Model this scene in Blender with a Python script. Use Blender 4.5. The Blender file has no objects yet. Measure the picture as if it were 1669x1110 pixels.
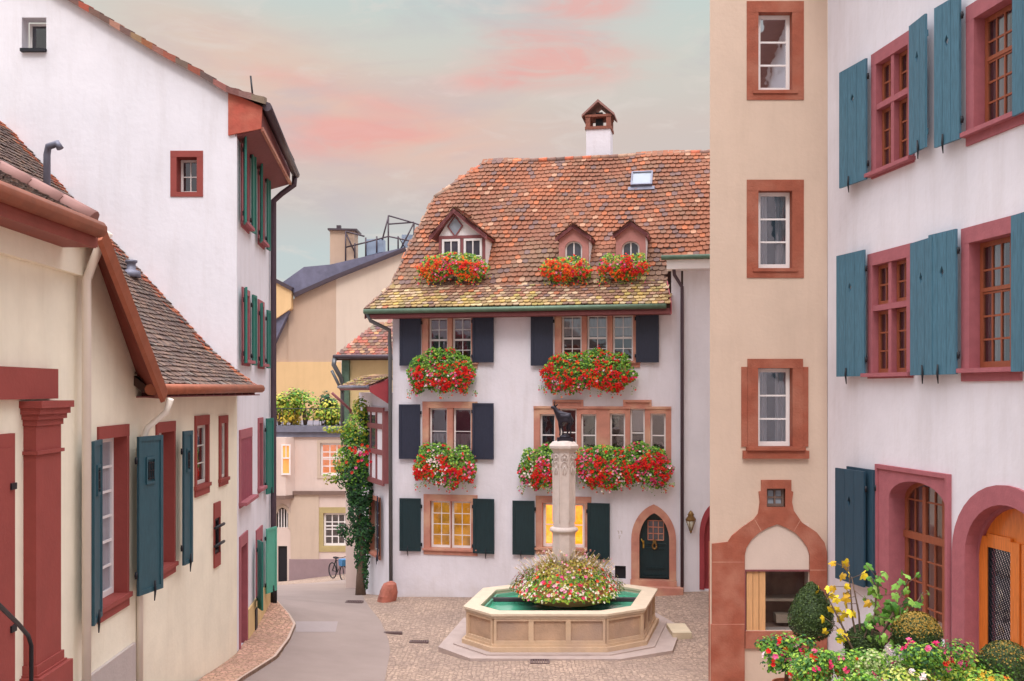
import bpy, math, random
import numpy as np
from mathutils import Vector, Matrix
from mathutils.geometry import tessellate_polygon
random.seed(7)
R = math.radians
scene = bpy.context.scene
C = scene.collection
# ------------------------------------------------------------------ camera
FPX = 1650.0; CX = 834.5; HY = 635.0; EYE = 6.4
cam = bpy.data.cameras.new('camera'); co = bpy.data.objects.new('camera', cam); C.objects.link(co)
co.location = (0, 0, EYE); co.rotation_euler = (R(90), 0, 0)
cam.sensor_width = 36; cam.lens = 36 * FPX / 1669; cam.shift_y = (HY - 555) / 1669; cam.clip_end = 2000; cam.clip_start = .1
scene.camera = co
# ------------------------------------------------------------------ sky
def lin(c):
    return tuple(((x / 255 + .055) / 1.055) ** 2.4 if x > 10 else x / 255 / 12.92 for x in c)
w = bpy.data.worlds.new('World'); scene.world = w; w.use_nodes = True
nt = w.node_tree; nt.nodes.clear()
def N(tree, t, **k):
    n = tree.nodes.new(t)
    for a, b in k.items(): setattr(n, a, b)
    return n
def mth(tree, op, a, b=None, c=None):
    n = tree.nodes.new('ShaderNodeMath'); n.operation = op
    for i, v in enumerate((a, b, c)):
        if v is None: continue
        if isinstance(v, (int, float)): n.inputs[i].default_value = v
        else: tree.links.new(v, n.inputs[i])
    return n.outputs[0]
def mixc(tree, f, a, b, bt='MIX'):
    n = tree.nodes.new('ShaderNodeMix'); n.data_type = 'RGBA'; n.blend_type = bt
    for sock, v in ((n.inputs['Factor'], f), (n.inputs['A'], a), (n.inputs['B'], b)):
        if hasattr(v, 'is_output'): tree.links.new(v, sock)
        elif isinstance(v, (int, float)): sock.default_value = v
        else: sock.default_value = (*v, 1) if len(v) == 3 else v
    # colour sockets share the names; pick the RGBA ones
    return n
def mixrgb(tree, f, a, b, bt='MIX'):
    n = tree.nodes.new('ShaderNodeMixRGB'); n.blend_type = bt
    for sock, v in zip(n.inputs, (f, a, b)):
        if isinstance(v, bpy.types.NodeSocket): tree.links.new(v, sock)
        elif isinstance(v, (int, float)): sock.default_value = v if sock.type == 'VALUE' else (v, v, v, 1)
        else: sock.default_value = (*v[:3], 1)
    return n.outputs[0]
def ramp(tree, f, stops, interp='LINEAR'):
    n = tree.nodes.new('ShaderNodeValToRGB'); n.color_ramp.interpolation = interp
    e = n.color_ramp.elements
    while len(e) < len(stops): e.new(.5)
    for x, (p, c) in zip(e, stops):
        x.position = p; x.color = (*c, 1) if len(c) == 3 else c
    tree.links.new(f, n.inputs[0]); return n.outputs[0]
SUN_EL, SUN_ROT = 52, 182
tc = N(nt, 'ShaderNodeTexCoord'); sx = N(nt, 'ShaderNodeSeparateXYZ'); nt.links.new(tc.outputs['Generated'], sx.inputs[0])
mp = N(nt, 'ShaderNodeMapping'); mp.inputs['Scale'].default_value = (1.5, 1.5, 5.5); mp.inputs['Rotation'].default_value = (0, R(9), 0)
nt.links.new(tc.outputs['Generated'], mp.inputs[0])
def wn(scale, det, rough=.55, dist=0):
    n = N(nt, 'ShaderNodeTexNoise'); n.inputs['Scale'].default_value = scale; n.inputs['Detail'].default_value = det; n.inputs['Roughness'].default_value = rough; n.inputs['Distortion'].default_value = dist
    nt.links.new(mp.outputs[0], n.inputs[0]); return n.outputs[0]
nA = wn(3.2, 9, .6, .5); nB = wn(1.3, 4); nC = wn(7.5, 8, .62, .8)
zz = mth(nt, 'ADD', sx.outputs[2], mth(nt, 'MULTIPLY', mth(nt, 'SUBTRACT', nB, .5), .10))
base = ramp(nt, zz, [(0, lin((190, 200, 200))), (.13, lin((193, 203, 202))), (.19, lin((200, 192, 188))), (.25, lin((208, 194, 186))),
                     (.31, lin((205, 205, 196))), (.37, lin((194, 208, 204))), (.6, lin((218, 218, 222))), (1, lin((240, 238, 242)))])
def blob(px, py, sx_, sz_, rot=0):
    d = Vector(((px - CX) / FPX, 1, (HY - py) / FPX)).normalized(); c, s_ = math.cos(R(rot)), math.sin(R(rot))
    dx = mth(nt, 'SUBTRACT', sx.outputs[0], d.x); dz = mth(nt, 'SUBTRACT', sx.outputs[2], d.z)
    a = mth(nt, 'DIVIDE', mth(nt, 'ADD', mth(nt, 'MULTIPLY', dx, c), mth(nt, 'MULTIPLY', dz, s_)), sx_)
    b = mth(nt, 'DIVIDE', mth(nt, 'SUBTRACT', mth(nt, 'MULTIPLY', dz, c), mth(nt, 'MULTIPLY', dx, s_)), sz_)
    r2 = mth(nt, 'ADD', mth(nt, 'MULTIPLY', a, a), mth(nt, 'MULTIPLY', b, b))
    return mth(nt, 'MULTIPLY', mth(nt, 'POWER', 2.718, mth(nt, 'MULTIPLY', r2, -1.0)), mth(nt, 'GREATER_THAN', sx.outputs[1], 0))
def cover(blobs, noise, lo, gain):
    tot = None
    for (*b_, amp) in blobs:
        o = mth(nt, 'MULTIPLY', blob(*b_), amp); tot = o if tot is None else mth(nt, 'ADD', tot, o)
    return mth(nt, 'MINIMUM', mth(nt, 'MAXIMUM', mth(nt, 'MULTIPLY', tot, mth(nt, 'MULTIPLY', mth(nt, 'SUBTRACT', noise, lo), gain)), 0), 1)
peach = cover([(560, 210, .17, .05, -8, 1.1), (400, 90, .12, .03, -14, .8), (760, 230, .10, .04, 0, .6), (330, 30, .10, .02, -12, .4)], nA, .22, 2.4)
pink = cover([(600, 212, .075, .012, -3, 1.5), (545, 240, .06, .011, 3, 1.1), (640, 175, .05, .010, -6, .8), (905, 105, .065, .016, -5, 1.3), (830, 128, .055, .011, 4, 1.2), (960, 75, .05, .012, -8, .9), (958, 6, .045, .016, 0, 1.7), (850, 60, .04, .010, -8, .8), (470, 130, .05, .008, -10, .6)], nC, .24, 2.6)
sk = mixrgb(nt, mth(nt, 'MULTIPLY', peach, .72), base, lin((230, 190, 170)))
grey = mth(nt, 'MINIMUM', mth(nt, 'MULTIPLY', mth(nt, 'MAXIMUM', mth(nt, 'SUBTRACT', nA, .5), 0), 3.0), .8)
sk = mixrgb(nt, grey, sk, lin((192, 184, 188)))
wht = mth(nt, 'MINIMUM', mth(nt, 'MULTIPLY', mth(nt, 'MAXIMUM', mth(nt, 'SUBTRACT', nC, .54), 0), 3.0), .6)
sk = mixrgb(nt, wht, sk, lin((222, 212, 204)))
sk = mixrgb(nt, mth(nt, 'MULTIPLY', pink, .62), sk, lin((240, 160, 150)))
nish = N(nt, 'ShaderNodeTexSky'); nish.sky_type = 'NISHITA'; nish.sun_disc = False
nish.sun_elevation = R(SUN_EL); nish.sun_rotation = R(SUN_ROT)
add = mixrgb(nt, 1.0, sk, mixrgb(nt, 1.0, nish.outputs[0], (.004, .004, .004), 'MULTIPLY'), 'ADD')
# an overcast sky is brightest overhead
k = mth(nt, 'MULTIPLY', mth(nt, 'MAXIMUM', mth(nt, 'SUBTRACT', sx.outputs[2], .42), 0), 2.3)
bg = N(nt, 'ShaderNodeBackground'); nt.links.new(add, bg.inputs[0])
nt.links.new(mth(nt, 'ADD', .70, mth(nt, 'MULTIPLY', k, 2.3)), bg.inputs[1])
wo = N(nt, 'ShaderNodeOutputWorld'); nt.links.new(bg.outputs[0], wo.inputs[0])
# ------------------------------------------------------------------ sun
sl = bpy.data.lights.new('sun', 'SUN'); sl.energy = .85; sl.angle = R(16); sl.color = (1, .95, .88)
so = bpy.data.objects.new('sun', sl); C.objects.link(so)
az = R(SUN_ROT)
sd = Vector((math.sin(az) * math.cos(R(SUN_EL)), math.cos(az) * math.cos(R(SUN_EL)), math.sin(R(SUN_EL))))
so.rotation_euler = sd.to_track_quat('Z', 'Y').to_euler(); so.location = sd * 40
scene.view_settings.view_transform = 'Standard'; scene.view_settings.look = 'None'
scene.view_settings.exposure = 0.55; scene.view_settings.gamma = 1
scene.render.engine = 'CYCLES'
scene.cycles.max_bounces = 7; scene.cycles.transparent_max_bounces = 10
# ------------------------------------------------------------------ materials
MATS = {}
def mk(name, rgb, rough=.8, var=0, vscale=3, bump=0, bscale=20, metal=0, tint=False, stain=0, emit=0, spec=.4, planks=0, var2=None, coat=0, stretch=None, dirt=0):
    m = bpy.data.materials.new(name); m.use_nodes = True; t = m.node_tree
    p = t.nodes['Principled BSDF']; p.inputs['Roughness'].default_value = rough; p.inputs['Metallic'].default_value = metal
    p.inputs['Specular IOR Level'].default_value = spec; p.inputs['Coat Weight'].default_value = coat
    tc = N(t, 'ShaderNodeTexCoord'); vec = tc.outputs['Object']
    col = lin(rgb); src = None
    if tint:
        a = N(t, 'ShaderNodeAttribute', attribute_name='tint'); src = a.outputs['Color']
    else:
        c = N(t, 'ShaderNodeRGB'); c.outputs[0].default_value = (*col, 1); src = c.outputs[0]
    if var:
        n = N(t, 'ShaderNodeTexNoise'); n.inputs['Scale'].default_value = vscale; n.inputs['Detail'].default_value = 8; n.inputs['Roughness'].default_value = .62
        if stretch:
            mp = N(t, 'ShaderNodeMapping'); mp.inputs['Scale'].default_value = stretch; t.links.new(vec, mp.inputs[0]); t.links.new(mp.outputs[0], n.inputs[0])
        else: t.links.new(vec, n.inputs[0])
        f = ramp(t, n.outputs[0], [(.3, (1 - var,) * 3), (.7, (1 + var,) * 3)])
        src = mixrgb(t, 1, src, f, 'MULTIPLY')
        if var2:
            n3 = N(t, 'ShaderNodeTexNoise'); n3.inputs['Scale'].default_value = vscale * .37; n3.inputs['Detail'].default_value = 5
            t.links.new(vec, n3.inputs[0])
            f3 = ramp(t, n3.outputs[0], [(.45, (0, 0, 0)), (.68, (1, 1, 1))])
            src = mixrgb(t, f3, src, lin(var2))
    if stain:      # streaks of run-off and patches, a wear of the plaster itself
        mp = N(t, 'ShaderNodeMapping'); mp.inputs['Scale'].default_value = (1.6, 1.6, .22); t.links.new(vec, mp.inputs[0])
        n = N(t, 'ShaderNodeTexNoise'); n.inputs['Scale'].default_value = 1.7; n.inputs['Detail'].default_value = 9; n.inputs['Roughness'].default_value = .7
        t.links.new(mp.outputs[0], n.inputs[0])
        f = ramp(t, n.outputs[0], [(.48, (0, 0, 0)), (.8, (stain,) * 3)])
        src = mixrgb(t, f, src, mixrgb(t, 1, src, (.62, .56, .5), 'MULTIPLY'))
    if dirt:
        pos = N(t, 'ShaderNodeNewGeometry'); sp = N(t, 'ShaderNodeSeparateXYZ'); t.links.new(pos.outputs['Position'], sp.inputs[0])
        n = N(t, 'ShaderNodeTexNoise'); n.inputs['Scale'].default_value = 1.3; n.inputs['Detail'].default_value = 8
        t.links.new(vec, n.inputs[0])
        h = mth(t, 'ADD', sp.outputs[2], mth(t, 'MULTIPLY', n.outputs[0], -2.2))
        f = ramp(t, mth(t, 'SUBTRACT', h, dirt - 1.6), [(.0, (.55,) * 3), (1, (0, 0, 0))])
        src = mixrgb(t, f, src, mixrgb(t, 1, src, (.72, .64, .54), 'MULTIPLY'))
    hts = None
    if bump:
        n = N(t, 'ShaderNodeTexNoise'); n.inputs['Scale'].default_value = bscale; n.inputs['Detail'].default_value = 6; t.links.new(vec, n.inputs[0])
        hts = n.outputs[0]
        b = N(t, 'ShaderNodeBump'); b.inputs['Strength'].default_value = bump; b.inputs['Distance'].default_value = .02
        t.links.new(hts, b.inputs['Height']); t.links.new(b.outputs[0], p.inputs['Normal'])
    t.links.new(src, p.inputs['Base Color'])
    if emit:
        t.links.new(src, p.inputs['Emission Color']); p.inputs['Emission Strength'].default_value = emit
    MATS[name] = m; return m
mk('white_plaster', (225, 220, 229), .9, var=.055, vscale=.8, bump=.35, bscale=9, stain=.35, dirt=.05)
mk('pale_plaster', (224, 220, 228), .9, var=.05, vscale=.9, bump=.3, bscale=8, stain=.3)
mk('bright_plaster', (230, 227, 235), .9, var=.05, vscale=.8, bump=.3, bscale=8, stain=.3)
mk('cream_plaster', (242, 234, 214), .9, var=.06, vscale=1.2, bump=.3, bscale=10, stain=.22)
mk('buff_plaster', (210, 186, 168), .9, var=.05, vscale=1.0, bump=.3, bscale=12, stain=.2)
mk('grey_plinth', (188, 176, 172), .9, var=.06, vscale=2, bump=.3)
mk('beige_wall', (196, 168, 148), .9, var=.05, vscale=.5, stain=.25)
mk('light_beige_wall', (216, 196, 180), .9, var=.04, vscale=.5, stain=.2)
mk('yellow_wall', (226, 188, 140), .9, var=.05, vscale=.5, stain=.2)
mk('far_plaster', (214, 194, 186), .9, var=.05, vscale=.8, stain=.3)
mk('far_plaster_low', (198, 178, 162), .9, var=.06, vscale=.8, stain=.3)
mk('mauve_plinth', (150, 128, 132), .9, var=.06)
mk('ochre_wall', (222, 194, 142), .9, var=.05, stain=.2)
mk('sandstone', (184, 118, 100), .85, var=.12, vscale=5, bump=.4, bscale=30, var2=(196, 140, 118))
mk('pink_sandstone', (188, 128, 112), .85, var=.12, vscale=4, bump=.4, bscale=30, var2=(205, 160, 135))
mk('tower_stone', (154, 84, 64), .85, var=.16, vscale=4, bump=.5, bscale=24, var2=(168, 106, 86))
mk('dormer_stone', (186, 128, 122), .8, var=.08, vscale=4, bump=.25)
mk('chimney_brick', (136, 84, 70), .85, var=.2, vscale=8, bump=.4)
mk('rose_stone', (168, 98, 106), .8, var=.10, vscale=6, bump=.25, bscale=30)
mk('red_paint_stone', (148, 68, 62), .7, var=.07, vscale=3, bump=.2, bscale=20)
mk('plum_wood', (134, 78, 80), .7, var=.12, vscale=3, stretch=(4, 4, 1))
mk('red_wood', (158, 62, 70), .6, var=.1)
mk('orange_red_paint', (182, 88, 72), .75, var=.18, vscale=5, bump=.3, var2=(190, 110, 90))
mk('rust_board', (136, 66, 56), .6, var=.12, vscale=4)
mk('navy_shutter', (42, 46, 64), .5, var=.22, vscale=6, stretch=(8, 8, 1))
mk('black_green_shutter', (26, 48, 54), .4, var=.25, vscale=5, stretch=(9, 9, .6))
mk('teal_shutter', (48, 84, 96), .5, var=.2, vscale=5, stretch=(8, 8, 1))
mk('blue_shutter', (72, 114, 134), .6, var=.26, vscale=5, stretch=(8, 8, .8))
mk('dark_blue_shutter', (42, 72, 90), .55, var=.16, vscale=5, stretch=(8, 8, .8))
mk('green_shutter', (38, 116, 104), .5, var=.1, vscale=5, stretch=(8, 8, 1))
mk('mint_shutter', (92, 172, 150), .6, var=.08, vscale=3)
mk('magenta_shutter', (150, 70, 88), .6, var=.1, vscale=5)
mk('white_paint', (232, 226, 226), .5, var=.02)
mk('old_white_paint', (206, 200, 194), .6, var=.06)
mk('brown_sash', (150, 84, 58), .45, var=.12, vscale=6, stretch=(6, 6, 1))
mk('orange_oak', (214, 118, 44), .4, var=.2, vscale=5, stretch=(9, 9, .8), coat=.3)
mk('iron', (34, 34, 42), .5, metal=.3, spec=.5)
mk('dark_pipe', (84, 72, 80), .45, metal=.4, var=.1)
mk('plum_pipe', (88, 72, 82), .5, metal=.3, var=.1)
mk('grey_pipe', (106, 108, 112), .4, metal=.5, var=.1)
mk('copper', (158, 92, 68), .5, metal=.35, var=.2, vscale=4)
mk('green_copper', (96, 118, 100), .55, metal=.3, var=.2, vscale=6)
mk('cream_pipe', (226, 214, 202), .5, var=.03)
mk('brass', (214, 176, 84), .3, metal=.85)
mk('bronze', (50, 46, 56), .42, metal=.55, var=.2, vscale=12, bump=.2)
mk('lead', (118, 118, 134), .5, metal=.3, var=.15)
mk('slate', (108, 106, 128), .6, var=.2, vscale=2)
mk('tile', (180, 110, 80), .85, tint=True, var=.14, vscale=14, bump=.3, bscale=40)
mk('under_tile', (74, 52, 46), .9)
mk('brown_tile_round', (150, 112, 106), .85, var=.12)
mk('leaf', (60, 110, 40), .55, tint=True, var=.1, spec=.3)
mk('petal', (220, 30, 40), .6, tint=True, spec=.2)
mk('bark', (104, 84, 70), .9, var=.2, vscale=10, bump=.6)
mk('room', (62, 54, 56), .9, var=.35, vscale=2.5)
mk('warm_room', (176, 134, 110), .9, var=.3, vscale=2.5)
mk('curtain', (196, 188, 190), .9, var=.12, vscale=7, stretch=(7, 7, .4))
mk('red_curtain', (112, 44, 46), .9, var=.2, vscale=5, stretch=(7, 7, .5))
mk('lit_amber', (246, 172, 30), .8, var=.5, vscale=2.6, emit=.75)
mk('lit_ochre', (200, 146, 34), .8, var=.5, vscale=2.6, emit=.35)
mk('lit_orange', (232, 156, 84), .8, var=.2, vscale=3, emit=.35)
mk('dim_pane', (74, 72, 82), .12, var=.4, vscale=2.5, spec=.7)
mk('grey_pane', (150, 158, 170), .15, var=.08, vscale=2)
mk('olive_stone', (176, 158, 112), .85, var=.1)
mk('brown_stone', (120, 98, 90), .85, var=.1)
mk('old_brass', (140, 108, 66), .4, metal=.6, var=.2)
mk('tympanum_plaster', (214, 194, 182), .9, var=.03, bump=.2)
mk('fountain_stone', (200, 172, 144), .85, var=.12, vscale=3, bump=.4, bscale=30, var2=(184, 158, 140))
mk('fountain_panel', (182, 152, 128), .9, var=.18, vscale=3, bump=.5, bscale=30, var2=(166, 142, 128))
mk('rim_stone', (208, 190, 168), .8, var=.08, vscale=4, bump=.3, bscale=30)
mk('column_stone', (204, 190, 184), .85, var=.1, vscale=5, bump=.4, bscale=25, stain=.3)
mk('slab_stone', (176, 158, 152), .85, var=.1, vscale=3, bump=.3)
mk('pale_block', (206, 190, 164), .85, var=.08)
mk('basin_inside', (116, 176, 152), .7, var=.12, vscale=2)
mk('terracotta', (184, 106, 74), .8, var=.15, vscale=6, bump=.2)
mk('brown_wood', (214, 164, 116), .6, var=.12, vscale=5, stretch=(8, 8, .8))
mk('boulder', (172, 104, 88), .9, var=.3, vscale=3, bump=.8, bscale=8, var2=(96, 88, 92))
mk('soil', (70, 54, 44), .95, var=.2)
mk('blue_plastic', (60, 120, 170), .5)
mk('tyre', (38, 36, 40), .8)
mk('grate', (104, 84, 84), .6, var=.2)
mk('asphalt', (148, 132, 126), .9, var=.1, vscale=.8, bump=.3, bscale=70)
mk('asphalt_patch', (158, 145, 144), .9, var=.05, vscale=2, bump=.3, bscale=60)
mk('kerb', (196, 172, 158), .85, var=.1)
mk('glass_lamp', (190, 186, 170), .15, spec=.8)
mk('sky_metal', (150, 164, 186), .4, metal=.1)
def glass_mat(name, refl, tintc=(.85, .88, .92), gain=1.5):
    m = bpy.data.materials.new(name); m.use_nodes = True; t = m.node_tree; t.nodes.clear()
    o = N(t, 'ShaderNodeOutputMaterial'); mx = N(t, 'ShaderNodeMixShader'); g = N(t, 'ShaderNodeBsdfGlossy'); tr = N(t, 'ShaderNodeBsdfTransparent')
    g.inputs['Roughness'].default_value = .03; g.inputs['Color'].default_value = (.9, .92, 1, 1); tr.inputs[0].default_value = (*tintc, 1)
    fr = N(t, 'ShaderNodeFresnel'); fr.inputs[0].default_value = 1.45
    tc = N(t, 'ShaderNodeTexCoord'); nz = N(t, 'ShaderNodeTexNoise'); nz.inputs['Scale'].default_value = 2.5
    t.links.new(tc.outputs['Object'], nz.inputs[0]); b = N(t, 'ShaderNodeBump'); b.inputs['Strength'].default_value = .12; b.inputs['Distance'].default_value = .03
    t.links.new(nz.outputs[0], b.inputs['Height']); t.links.new(b.outputs[0], g.inputs['Normal'])
    f = mth(t, 'MINIMUM', mth(t, 'ADD', mth(t, 'MULTIPLY', fr.outputs[0], gain), refl), 1)
    t.links.new(f, mx.inputs[0]); t.links.new(tr.outputs[0], mx.inputs[1]); t.links.new(g.outputs[0], mx.inputs[2]); t.links.new(mx.outputs[0], o.inputs[0])
    MATS[name] = m
glass_mat('glass', .12); glass_mat('sky_glass', .62); glass_mat('clear_glass', .0, gain=.35)
def water_mat():
    m = bpy.data.materials.new('water'); m.use_nodes = True; t = m.node_tree
    p = t.nodes['Principled BSDF']; p.inputs['Roughness'].default_value = .06
    tc = N(t, 'ShaderNodeTexCoord'); n = N(t, 'ShaderNodeTexNoise'); n.inputs['Scale'].default_value = 1.2
    t.links.new(tc.outputs['Object'], n.inputs[0])
    t.links.new(ramp(t, n.outputs[0], [(.3, lin((44, 140, 108))), (.7, lin((96, 178, 146)))]), p.inputs['Base Color'])
    n2 = N(t, 'ShaderNodeTexNoise'); n2.inputs['Scale'].default_value = 9; t.links.new(tc.outputs['Object'], n2.inputs[0])
    b = N(t, 'ShaderNodeBump'); b.inputs['Strength'].default_value = .25; b.inputs['Distance'].default_value = .02
    t.links.new(n2.outputs[0], b.inputs['Height']); t.links.new(b.outputs[0], p.inputs['Normal']); MATS['water'] = m
water_mat()
def cobble_mat(name, c1, c2, joint, scale, rowy=True):
    m = bpy.data.materials.new(name); m.use_nodes = True; t = m.node_tree
    p = t.nodes['Principled BSDF']; p.inputs['Roughness'].default_value = .85
    tc = N(t, 'ShaderNodeTexCoord'); mp = N(t, 'ShaderNodeMapping'); mp.inputs['Scale'].default_value = (1, 1.25, .001)
    t.links.new(tc.outputs['Object'], mp.inputs[0])
    nz = N(t, 'ShaderNodeTexNoise'); nz.inputs['Scale'].default_value = .5; nz.inputs['Detail'].default_value = 6; t.links.new(mp.outputs[0], nz.inputs[0])
    v = N(t, 'ShaderNodeTexVoronoi', feature='DISTANCE_TO_EDGE'); v.inputs['Scale'].default_value = scale; v.inputs['Randomness'].default_value = .62
    v2 = N(t, 'ShaderNodeTexVoronoi'); v2.inputs['Scale'].default_value = scale; v2.inputs['Randomness'].default_value = .62
    t.links.new(mp.outputs[0], v.inputs[0]); t.links.new(mp.outputs[0], v2.inputs[0])
    sp = N(t, 'ShaderNodeSeparateColor'); t.links.new(v2.outputs['Color'], sp.inputs[0])
    stone = ramp(t, sp.outputs[0], [(0, lin(c1)), (.5, lin(c2)), (.8, lin(tuple(x * .86 for x in c1))), (1, lin(tuple(min(255, x * 1.07) for x in c2)))])
    stone = mixrgb(t, 1, stone, ramp(t, nz.outputs[0], [(.3, (.82, .82, .84)), (.7, (1.15, 1.13, 1.1))]), 'MULTIPLY')
    e = ramp(t, v.outputs[0], [(.02, (0, 0, 0)), (.11, (1, 1, 1))])
    t.links.new(mixrgb(t, e, lin(joint), stone), p.inputs['Base Color'])
    b = N(t, 'ShaderNodeBump'); b.inputs['Strength'].default_value = .8; b.inputs['Distance'].default_value = .03
    t.links.new(e, b.inputs['Height']); t.links.new(b.outputs[0], p.inputs['Normal']); MATS[name] = m
cobble_mat('setts', (172, 148, 132), (190, 164, 146), (146, 124, 114), 10.5)
cobble_mat('pink_setts', (206, 168, 140), (212, 166, 146), (166, 130, 110), 9)
cobble_mat('far_ground_mat', (150, 132, 128), (160, 144, 138), (120, 104, 100), 7)
def cut_stone(name, rgb, rgb2, bw, bh):
    m = mk(name, rgb, .85, var=.14, vscale=5, bump=.4, bscale=26, var2=rgb2)
cut_stone('banded_stone', (158, 88, 68), (178, 116, 96), .5, .5)

# ------------------------------------------------------------------ mesh helpers
class Fr:      # a plane: origin o, axes a (right), b (up), n (towards the viewer)
    def __init__(s, o, a, b=(0, 0, 1), n=None):
        s.o = Vector(o); s.a = Vector(a).normalized(); s.b = Vector(b).normalized()
        s.n = Vector(n).normalized() if n is not None else s.a.cross(s.b).normalized()
        s.holes = []
    def pt(s, u, v, n=0): return s.o + s.a * u + s.b * v + s.n * n
    def px(s, px, py, n=0):      # where the sight line of a photo pixel meets the plane (offset n)
        d = Vector(((px - CX) / FPX, 1, (HY - py) / FPX)); o = s.o + s.n * n; c = Vector((0, 0, EYE))
        t = (o - c).dot(s.n) / d.dot(s.n); p = c + d * t - s.o
        return p.dot(s.a), p.dot(s.b)
    def rect(s, xl, yl, xr, yr, n=0):
        u0, z1 = s.px(xl, yl, n); u1, z0 = s.px(xr, yr, n); return (u0, u1, z0, z1)
    def off(s, n, u=0, v=0): return Fr(s.pt(u, v, n), s.a, s.b, s.n)
def wall_frame(p0, p1):
    a = Vector((p1[0] - p0[0], p1[1] - p0[1], 0)).normalized()
    return Fr((p0[0], p0[1], 0), a, (0, 0, 1))
WORLD = Fr((0, 0, 0), (1, 0, 0), (0, 0, 1), (0, -1, 0))
class MB:
    def __init__(s): s.v = []; s.f = []; s.c = []; s.sm = []
    def face(s, pts, col=None, smooth=False):
        i = len(s.v); s.v += [tuple(p) for p in pts]; s.f.append(tuple(range(i, i + len(pts)))); s.c.append(col); s.sm.append(smooth); return s
    def hexa(s, q, col=None):      # 8 corners: bottom 4, top 4
        for ids in ((0, 3, 2, 1), (4, 5, 6, 7), (0, 1, 5, 4), (1, 2, 6, 5), (2, 3, 7, 6), (3, 0, 4, 7)): s.face([q[i] for i in ids], col)
        return s
    def box(s, F, u0, u1, v0, v1, n0, n1, col=None):
        q = [F.pt(u, v, n) for v in (v0, v1) for (u, n) in ((u0, n0), (u1, n0), (u1, n1), (u0, n1))]
        return s.hexa([q[0], q[1], q[2], q[3], q[4], q[5], q[6], q[7]], col)
    def prism(s, F, poly, n0, n1, col=None, back=True):      # polygon in (u,v) extruded from n0 to n1
        tris = tessellate_polygon([[Vector((u, v, 0)) for u, v in poly]])
        for n, rev in ((n1, 0), (n0, 1)):
            if n == n0 and not back: continue
            for t in tris:
                t = list(t); a, b, c = [poly[i] for i in t]
                cr = (b[0] - a[0]) * (c[1] - a[1]) - (b[1] - a[1]) * (c[0] - a[0])
                if (cr < 0) != bool(rev): t.reverse()
                s.face([F.pt(poly[i][0], poly[i][1], n) for i in t], col)
        k = len(poly)
        for i in range(k):
            a, b = poly[i], poly[(i + 1) % k]
            s.face([F.pt(*a, n0), F.pt(*b, n0), F.pt(*b, n1), F.pt(*a, n1)], col)
        return s
    def ring(s, F, inner, outer, n0, n1, closed=False):
        k = len(inner)
        for i in range(k if closed else k - 1):
            j = (i + 1) % k; a, b, c, d = inner[i], inner[j], outer[j], outer[i]
            s.face([F.pt(*a, n1), F.pt(*b, n1), F.pt(*c, n1), F.pt(*d, n1)])
            s.face([F.pt(*a, n0), F.pt(*b, n0), F.pt(*b, n1), F.pt(*a, n1)])
            s.face([F.pt(*c, n0), F.pt(*d, n0), F.pt(*d, n1), F.pt(*c, n1)])
        return s
    def tube(s, pts, r, k=8, col=None, cap=True):
        pts = [Vector(p) for p in pts]; rs = r if isinstance(r, (list, tuple)) else [r] * len(pts); rings = []
        prev = None
        for i, p in enumerate(pts):
            d = (pts[min(i + 1, len(pts) - 1)] - pts[max(i - 1, 0)]).normalized()
            ref = Vector((0, 0, 1)) if abs(d.z) < .9 else Vector((1, 0, 0))
            if prev is not None: ref = prev
            x = (ref - d * ref.dot(d)).normalized(); y = d.cross(x); prev = x
            rings.append([p + (x * math.cos(2 * math.pi * j / k) + y * math.sin(2 * math.pi * j / k)) * rs[i] for j in range(k)])
        base = len(s.v)
        for rg in rings: s.v += [tuple(q) for q in rg]
        for i in range(len(rings) - 1):
            for j in range(k):
                s.f.append((base + i * k + j, base + i * k + (j + 1) % k, base + (i + 1) * k + (j + 1) % k, base + (i + 1) * k + j)); s.c.append(col); s.sm.append(True)
        if cap:
            s.f.append(tuple(base + j for j in range(k))[::-1]); s.c.append(col); s.sm.append(False)
            s.f.append(tuple(base + (len(rings) - 1) * k + j for j in range(k))); s.c.append(col); s.sm.append(False)
        return s
    def lathe(s, c, prof, k=16, rot=0, smooth=True, sq=1, col=None):
        c = Vector(c); base = len(s.v)
        for r, z in prof:
            for j in range(k):
                a = rot + 2 * math.pi * j / k; s.v.append((c.x + r * math.cos(a), c.y + r * math.sin(a) * sq, c.z + z))
        for i in range(len(prof) - 1):
            for j in range(k):
                s.f.append((base + i * k + j, base + i * k + (j + 1) % k, base + (i + 1) * k + (j + 1) % k, base + (i + 1) * k + j)); s.c.append(col); s.sm.append(smooth)
        s.f.append(tuple(base + j for j in range(k))[::-1]); s.c.append(col); s.sm.append(False)
        s.f.append(tuple(base + (len(prof) - 1) * k + j for j in range(k))); s.c.append(col); s.sm.append(False)
        return s
def P(name, mb, mat, parent=None, label=None, origin=None, kind=None):
    org = Vector(parent['_w']) if parent is not None else Vector(origin or (0, 0, 0))
    me = bpy.data.meshes.new(name)
    me.from_pydata([(v[0] - org.x, v[1] - org.y, v[2] - org.z) for v in mb.v], [], mb.f)
    me.polygons.foreach_set('use_smooth', mb.sm)
    if any(c is not None for c in mb.c):
        at = me.color_attributes.new('tint', 'FLOAT_COLOR', 'CORNER'); data = []
        for f, c in zip(mb.f, mb.c):
            c = c or (.3, .3, .3); data += [c[0], c[1], c[2], 1.0] * len(f)
        at.data.foreach_set('color', data)
    me.materials.append(MATS[mat]); me.update()
    o = bpy.data.objects.new(name, me); C.objects.link(o)
    if parent is not None: o.parent = parent
    else: o.location = org
    o['_w'] = tuple(org)
    if label: o['label'] = label
    if kind: o['kind'] = kind
    return o
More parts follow.
